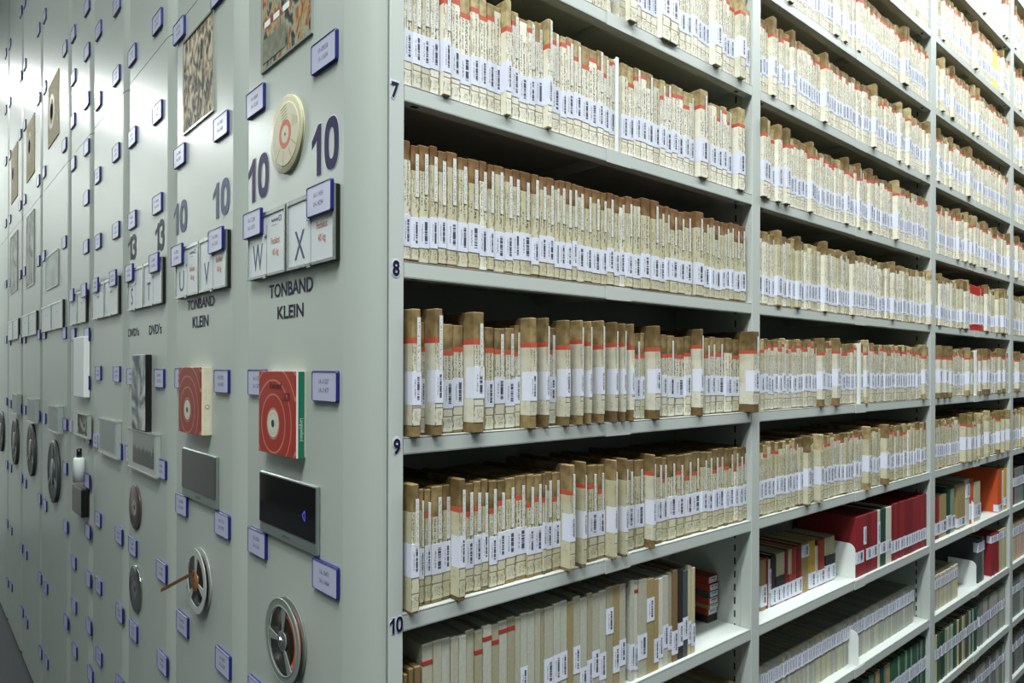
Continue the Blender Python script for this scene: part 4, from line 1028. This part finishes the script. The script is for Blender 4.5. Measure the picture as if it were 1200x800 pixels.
# ------------------------------------------------------------------ books, albums, files
def cloth(name, c, r=0.6): return mat(name, c, r, noise=(120, 0.35, tuple(int(x*0.8) for x in c)))
CL = {'album': (178, 178, 158), 'album2': (164, 160, 134), 'album3': (186, 188, 174), 'tan': (164, 142, 98), 'kraft': (126, 104, 68), 'ochre': (160, 144, 102), 'white': (208, 208, 196),
      'black': (38, 36, 36), 'red': (140, 30, 38), 'dred': (118, 24, 34), 'orange': (206, 84, 34), 'yellow': (208, 168, 58), 'green': (42, 92, 66), 'dgreen': (24, 70, 52), 'lgreen': (128, 150, 126),
      'beige': (192, 186, 152), 'grey': (116, 124, 122), 'lgrey': (164, 168, 158), 'dgrey': (72, 80, 80), 'brick': (170, 60, 42), 'pink': (196, 160, 140), 'brown': (98, 66, 44)}
page_m = mat('page_block', (196, 190, 164), 0.8, noise=(300, 0.7, (160, 152, 124)))
def book(name, cat, label, group, x0, w, y, h, d, k, col, lab=None, band_=None, lean=0.0, spine2=None):
    for xa_, xb_ in BAYS:
        if xa_-0.03 < x0+w/2 < xb_+0.03:
            e0, e1 = max(x0, xa_+0.001), min(x0+w, xb_-0.001); x0, w = e0, max(0.006, e1-e0)
    z = ztop(k); d = min(d, BACK-0.006-y)
    mb = MB(); t = 0.0012
    if name == 'record_album' or name == 'binder':
        mb.bevbox(-w/2+0.0002, w/2-0.0002, 0, d, 0.0002, h, 0.0008); pages = False
    else:
        n = 5; front = []
        for j in range(n+1):
            a = math.pi*(j/n); front.append((-math.cos(a)*(w/2-0.0003), -math.sin(a)*min(0.0025, w*0.15)+0.0025))
        poly = front+[(w/2-0.0003, d), (w/2-0.0003-t, d), (w/2-0.0003-t, 0.005), (-w/2+0.0003+t, 0.005), (-w/2+0.0003+t, d), (-w/2+0.0003, d)]
        mb.prism(poly, 0.0002, h); pages = True
    root = mb.build(name, cloth('cover_'+col, CL[col]), loc=(x0+w/2, y, z))
    if lean: root.rotation_euler = (0, lean, 0)
    if pages:
        mb = MB(); mb.box(-w/2+0.0003+t, w/2-0.0003-t, 0.005, d-0.003, 0.003, h-0.003); mb.build('page_block', page_m, root)
    yf = -0.0004
    if band_:
        mb = MB(); mb.box(-w/2+0.0001, w/2-0.0001, yf, 0.004, h*band_[0], h*band_[1]); mb.build('spine_band', mat('band_red', (160, 56, 44), 0.6) if len(band_) < 3 else cloth('cover_'+band_[2], CL[band_[2]]), root)
    if lab:
        mb = MB(); z0, z1 = h*lab[0], h*lab[1]
        mb.quad([(-w/2, yf-0.0003, z0), (w/2, yf-0.0003, z0), (w/2, yf-0.0003, z1), (-w/2, yf-0.0003, z1)], 0, [(0, 0), (1, 0), (1, 1), (0, 1)])
        mb.quad([(-w/2-0.0001, 0.018, z0), (-w/2-0.0001, yf-0.0003, z0), (-w/2-0.0001, yf-0.0003, z1), (-w/2-0.0001, 0.018, z1)], 0)
        mb.build('barcode_label', label_m, root)
    tag(root, label, cat, group); return root
# nearest bay, shelf 11: albums
def seq(a, b_, st): 
    out = []; x = a
    while x < b_-0.5*st:
        n = x+st*random.uniform(0.9, 1.1); out.append((x, min(n, b_))); x = n
    return out
def uw(u0, u1, y):
    x0 = X(u0, y); x1 = X(u1, y); return x0, x1-x0-0.0006
edges = [(474.5, 479), (480, 486), (487, 494.5)]
alb = [496.5, 508.8, 519, 529.5, 538.6, 547.5, 557.5, 566.8, 577, 586, 596, 605, 611.5, 619.5, 628.5, 635, 639.5, 650, 658, 666, 673.5, 681.5, 690, 695.5, 704, 712, 720, 727.5, 735]
i = 0; grp = 'albums on the shelf under the one marked 10'
for j, (a, c) in enumerate(edges):
    x0, w = uw(a, c, 0.012); i += 1
    book('record_album', 'album', 'short brown board folder, %s of three at the left end below shelf 10' % ordn(j+1), grp, x0, w, 0.012, 0.176 if j else 0.170, 0.18, 11, 'kraft')
fold = [(alb[j], alb[j+1]) for j in range(len(alb)-1)]
fold += [(740+a/5, 740+c/5) for a, c in ((0, 22), (22, 46), (46, 94), (94, 136), (136, 163), (163, 190), (190, 222), (222, 245), (245, 276), (280, 306), (306, 334), (336, 356), (358, 378))]
cols = ['album', 'album', 'album3', 'album', 'album3', 'album', 'album2', 'album3', 'album2', 'album3', 'album2', 'album', 'album3', 'album3', 'album', 'album2', 'album', 'album3', 'album3', 'ochre', 'album', 'album3', 'album2', 'album', 'album3', 'album2', 'ochre', 'album', 'album3', 'white', 'album', 'ochre', 'tan', 'white', 'album3', 'album2', 'kraft', 'black', 'dgrey', 'beige', 'beige']
reds = {0: 0.86, 6: 0.83, 7: 0.90, 8: 0.86, 9: 0.92, 10: 0.91, 29: 0.90}
cname = {'album': 'grey-beige', 'album2': 'dull tan', 'album3': 'pale grey', 'ochre': 'ochre', 'white': 'white', 'tan': 'tan', 'kraft': 'brown', 'black': 'black', 'dgrey': 'dark grey', 'beige': 'cream'}
prev = None
for j, (a, c) in enumerate(fold):
    x0, w = uw(a, c, 0.012)
    if prev and x0 < prev: w -= prev-x0; x0 = prev
    prev = x0+w+0.0004
    col = cols[j % len(cols)]
    lab = None
    if j in (12, 16, 17, 18, 20): lab = (0.30, 0.55)
    if j >= 21: lab = (0.14+0.06*math.sin(j*1.7), 0.40+0.06*math.sin(j*1.7))
    if j == 25 or j == 31: lab = (0.55, 0.80)
    book('record_album', 'album', '%s album, %s right of the brown folders below shelf 10' % (cname[col], ordn(j+1)), grp, x0, w, 0.012+random.uniform(-0.001, 0.002), 0.204+random.uniform(-0.004, 0.004)-(0.008 if j > 30 else 0), 0.19, 11, col, lab, (reds[j]-0.02, reds[j]+0.015) if j in reds else None)
endx = prev
# small boxes stacked flat behind the last albums
zt = ztop(11); xS = endx+0.012
stk = [('black', 0.014), ('brick', 0.013), ('beige', 0.010), ('brick', 0.014), ('black', 0.011), ('brick', 0.014), ('brick', 0.014)]
stkcols = []; zz = zt
for j, (c, hh) in enumerate([('black', .019), ('brick', .016), ('tan', .011), ('brick', .018), ('dgrey', .016), ('brick', .018), ('brick', .018)]):
    w_ = 0.042; dd = 0.12; zt = 0
    x0 = xb-0.0455+random.uniform(0, 0.002); y0 = 0.092+random.uniform(-0.002, 0.002)
    mb = MB(); mb.bevbox(0, w_, 0, dd, 0.0002, hh-0.0003, 0.0008); root = mb.build('small_tape_box', cloth('cover_'+c, CL[c]), loc=(x0, y0, zz))
    if j:
        mb = MB(); mb.quad([(0.012 if 0 else 0.004, -0.0005, hh*0.1), (w_-0.004, -0.0005, hh*0.1), (w_-0.004, -0.0005, hh*0.9), (0.004, -0.0005, hh*0.9)], 0, [(0, 0), (0, 1), (1, 1), (1, 0)]); mb.build('barcode_label', label_m, root)
    tag(root, 'small flat tape box, %s from bottom of the stack behind the albums' % ordn(j+1), 'tape box', 'small boxes stacked flat in the nearest bay')
    zz += hh
# generic runs
def run(bay, k, name, cat, what, ua, ub, wavg, h, d, y, colf, lab, n0=0, xlo=None, xhi=None, hj=0.002, band_=None):
    x0 = xlo or X(ua, y); x1 = xhi or X(ub, y); x = x0; n = n0
    while x < x1-wavg*0.55:
        w = min(wavg*random.uniform(0.85, 1.15), x1-x); n += 1
        c = colf(n); cn = {'dred': 'dark red', 'dgreen': 'dark green', 'lgreen': 'pale green', 'lgrey': 'pale grey', 'dgrey': 'dark grey', 'album': 'grey-beige', 'album2': 'dull tan', 'album3': 'pale grey'}.get(c, c)
        book(name, cat, '%s %s, %s from left in %s' % (cn, cat, ordn(n), what), what, x, w-0.0005, y+random.uniform(-0.001, 0.001), h+random.uniform(-hj, hj), d, k, c, lab, band_)
        x += w
    return n
def rc(*a): return lambda n: random.choice(a)
# nearest bay shelf 12
run(0, 12, 'record_album', 'album', 'the bottom row, first bay', 560, 866, 0.012, 0.135, 0.17, 0.02, rc('album2', 'album', 'tan'), (0.55, 0.86))
# second bay shelf 11
def mixed(bay, k, items, y, what, d=0.13):
    for n, (u0, u1, c, h, lab, bd) in enumerate(items):
        x0, w = uw(u0, u1, y)
        book('book', 'book', '%s book, %s from left in %s' % ({'dred': 'dark red', 'dgreen': 'dark green', 'lgreen': 'pale green'}.get(c, c), ordn(n+1), what), what, x0, w, y, h, d, k, c, lab, bd)
def cu(a): return 870+a/3.3333
mixed(1, 11, [(cu(73), cu(98), 'tan', .136, (.08, .5), None), (cu(98), cu(106), 'red', .138, None, None), (cu(106), cu(115), 'white', .130, (.3, .8), None), (cu(115), cu(134), 'black', .138, (.03, .35), (0.5, 0.97, 'black')),
              (cu(134), cu(152), 'beige', .138, (.03, .35), (0.3, 0.55, 'black')), (cu(152), cu(170), 'beige', .138, (.03, .35), (0.3, 0.55, 'black')), (cu(170), cu(184), 'red', .138, (.03, .35), None), (cu(184), cu(198), 'beige', .138, (.03, .35), (0.3, 0.5, 'brick')),
              (cu(198), cu(216), 'brick', .140, (.03, .35), None), (cu(216), cu(236), 'red', .142, (.03, .35), None), (cu(237), cu(262), 'tan', .144, (.7, .95), None), (cu(262), cu(289), 'yellow', .142, (.03, .35), None), (cu(289), cu(299), 'white', .120, (.03, .35), None),
              (cu(299), cu(326), 'brick', .136, (.03, .35), None), (cu(327), cu(345), 'beige', .136, (.03, .38), (0.38, 0.6, 'black')), (cu(345), cu(365), 'beige', .134, (.03, .38), (0.38, 0.6, 'black'))], 0.05, 'the short mixed row, second bay')
n = 0
for (u0, u1, c, lab) in [(cu(447), cu(476), 'red', (.22, .42)), (cu(476), cu(486), 'red', (.5, .8)), (cu(486), cu(505), 'dred', (.22, .42)), (cu(505), cu(530), 'red', (.22, .42)), (cu(530), cu(540), 'white', (.4, .8)), (cu(540), cu(562), 'dgreen', (.22, .42)), (cu(563), cu(584), 'white', (.22, .42))]:
    n += 1; x0, w = uw(u0, u1, 0.012)
    book('binder', 'binder', '%s binder, %s right of the bookend in the second bay' % ({'dred': 'dark red', 'dgreen': 'dark green'}.get(c, c), ordn(n)), 'binders right of the bookend in the second bay', x0, w, 0.012, .186, .19, 11, c, lab)
run(1, 11, 'binder', 'binder', 'the red run ending the second bay', cu(585), cu(722), 0.024, .190, .19, 0.012, rc('red', 'dred', 'red'), (.14, .36))
bookend(X(cu(445), 0.012)-0.004, 11, 'white bookend holding the short mixed books in the second bay', 0.105, 0.095)
# second bay shelf 12, 13
XBE = X(1007, 0.004)
run(1, 12, 'cassette_case', 'cassette case', 'thin grey row before the bookend, second bay', 892.5, 988, 0.0115, .130, .12, 0.03, rc('lgrey', 'album3', 'lgrey', 'beige'), (.60, .90), xhi=XBE-0.0015)
bookend(XBE, 12, 'white bookend in the middle of the thin grey row, second bay', 0.105, 0.06, 0.004)
run(1, 12, 'cassette_case', 'cassette case', 'thin grey row after the bookend, second bay', 1010, 1072, 0.0125, .130, .12, 0.03, rc('lgrey', 'album3', 'lgrey'), (.60, .90), xlo=XBE+0.0015)
run(1, 13, 'book', 'book', 'the bottom green row, second bay', 940, 1088, 0.017, .200, .17, 0.012, rc('green', 'dgreen', 'lgreen', 'green', 'tan', 'grey', 'green'), (.45, .68))
# third bay
mixed(2, 11, [(cu(757), cu(773), 'red', .155, (.1, .4), None), (cu(773), cu(801), 'tan', .160, (.1, .4), None), (cu(801), cu(816), 'dgreen', .185, (.1, .4), None), (cu(816), cu(832), 'lgreen', .170, (.1, .4), None), (cu(842), cu(874), 'tan', .180, (.05, .25), None),
              (cu(876), cu(890), 'white', .190, (.6, .9), None), (cu(890), cu(906), 'orange', .190, (.1, .45), None), (cu(908), cu(933), 'beige', .165, (.1, .45), None)], 0.02, 'the mixed row, third bay', 0.17)
bookend(X(cu(905), 0.012)+0.002, 11, 'white bookend among the mixed books of the third bay', 0.10)
mixed(2, 11, [(cu(1000), cu(1017), 'orange', .195, (.02, .18), None), (cu(1017), cu(1024), 'white', .18, None, None), (cu(1024), cu(1046), 'yellow', .190, (.1, .3), None)], 0.012, 'the tall books ending the third bay', 0.20)
run(2, 12, 'cassette_case', 'cassette case', 'the beige run, third bay', cu(757), cu(845), 0.016, .130, .12, 0.02, rc('beige', 'lgrey', 'beige'), (.62, .9))
bookend(X(cu(920), 0.008), 12, 'white bookend between beige cases and dark files, third bay', 0.105)
run(2, 12, 'file_box', 'file box', 'the dark files, third bay', cu(922), cu(952), 0.03, .185, .18, 0.02, rc('dgrey', 'grey'), (.7, .92))
run(2, 12, 'binder', 'binder', 'the red and cream run, third bay', cu(975), cu(1044), 0.028, .185, .18, 0.012, lambda n: 'red' if n < 5 else 'beige', (.78, .95))
run(2, 13, 'book', 'book', 'the green and red row, third bay', cu(757), cu(925), 0.022, .180, .16, 0.012, rc('green', 'lgreen', 'lgrey', 'red', 'dgreen', 'beige', 'brown'), (.50, .72))
run(2, 13, 'file_box', 'file box', 'the upper grey files, third bay', cu(927), cu(1044), 0.03, .185, .17, 0.016, rc('lgrey', 'grey', 'lgrey'), (.45, .68))
run(2, 14, 'file_box', 'file box', 'the lowest grey files, third bay', cu(760), cu(1044), 0.026, .180, .17, 0.016, rc('grey', 'dgrey', 'lgrey'), (.6, .8))
run(3, 11, 'file_box', 'file box', 'the top files, fourth bay', 1188, 1200, 0.03, .17, .17, 0.016, rc('grey', 'dred', 'dgrey'), (.5, .75), xhi=BAYS[3][1]-0.02)
run(3, 12, 'book', 'book', 'the pale row, fourth bay', 1188, 1200, 0.022, .18, .17, 0.016, rc('pink', 'lgrey', 'beige'), (.65, .88), xhi=BAYS[3][1]-0.02)
run(3, 13, 'file_box', 'file box', 'the middle grey files, fourth bay', 1188, 1200, 0.03, .185, .17, 0.016, rc('grey', 'lgrey'), (.6, .8), xhi=BAYS[3][1]-0.02)
run(3, 14, 'file_box', 'file box', 'the lowest files, fourth bay', 1188, 1200, 0.03, .18, .17, 0.016, rc('dgrey', 'grey'), (.6, .8), xhi=BAYS[3][1]-0.02)
print('objects', len(COL.objects), 'boxes', len(BOXES), 'near', len(near))
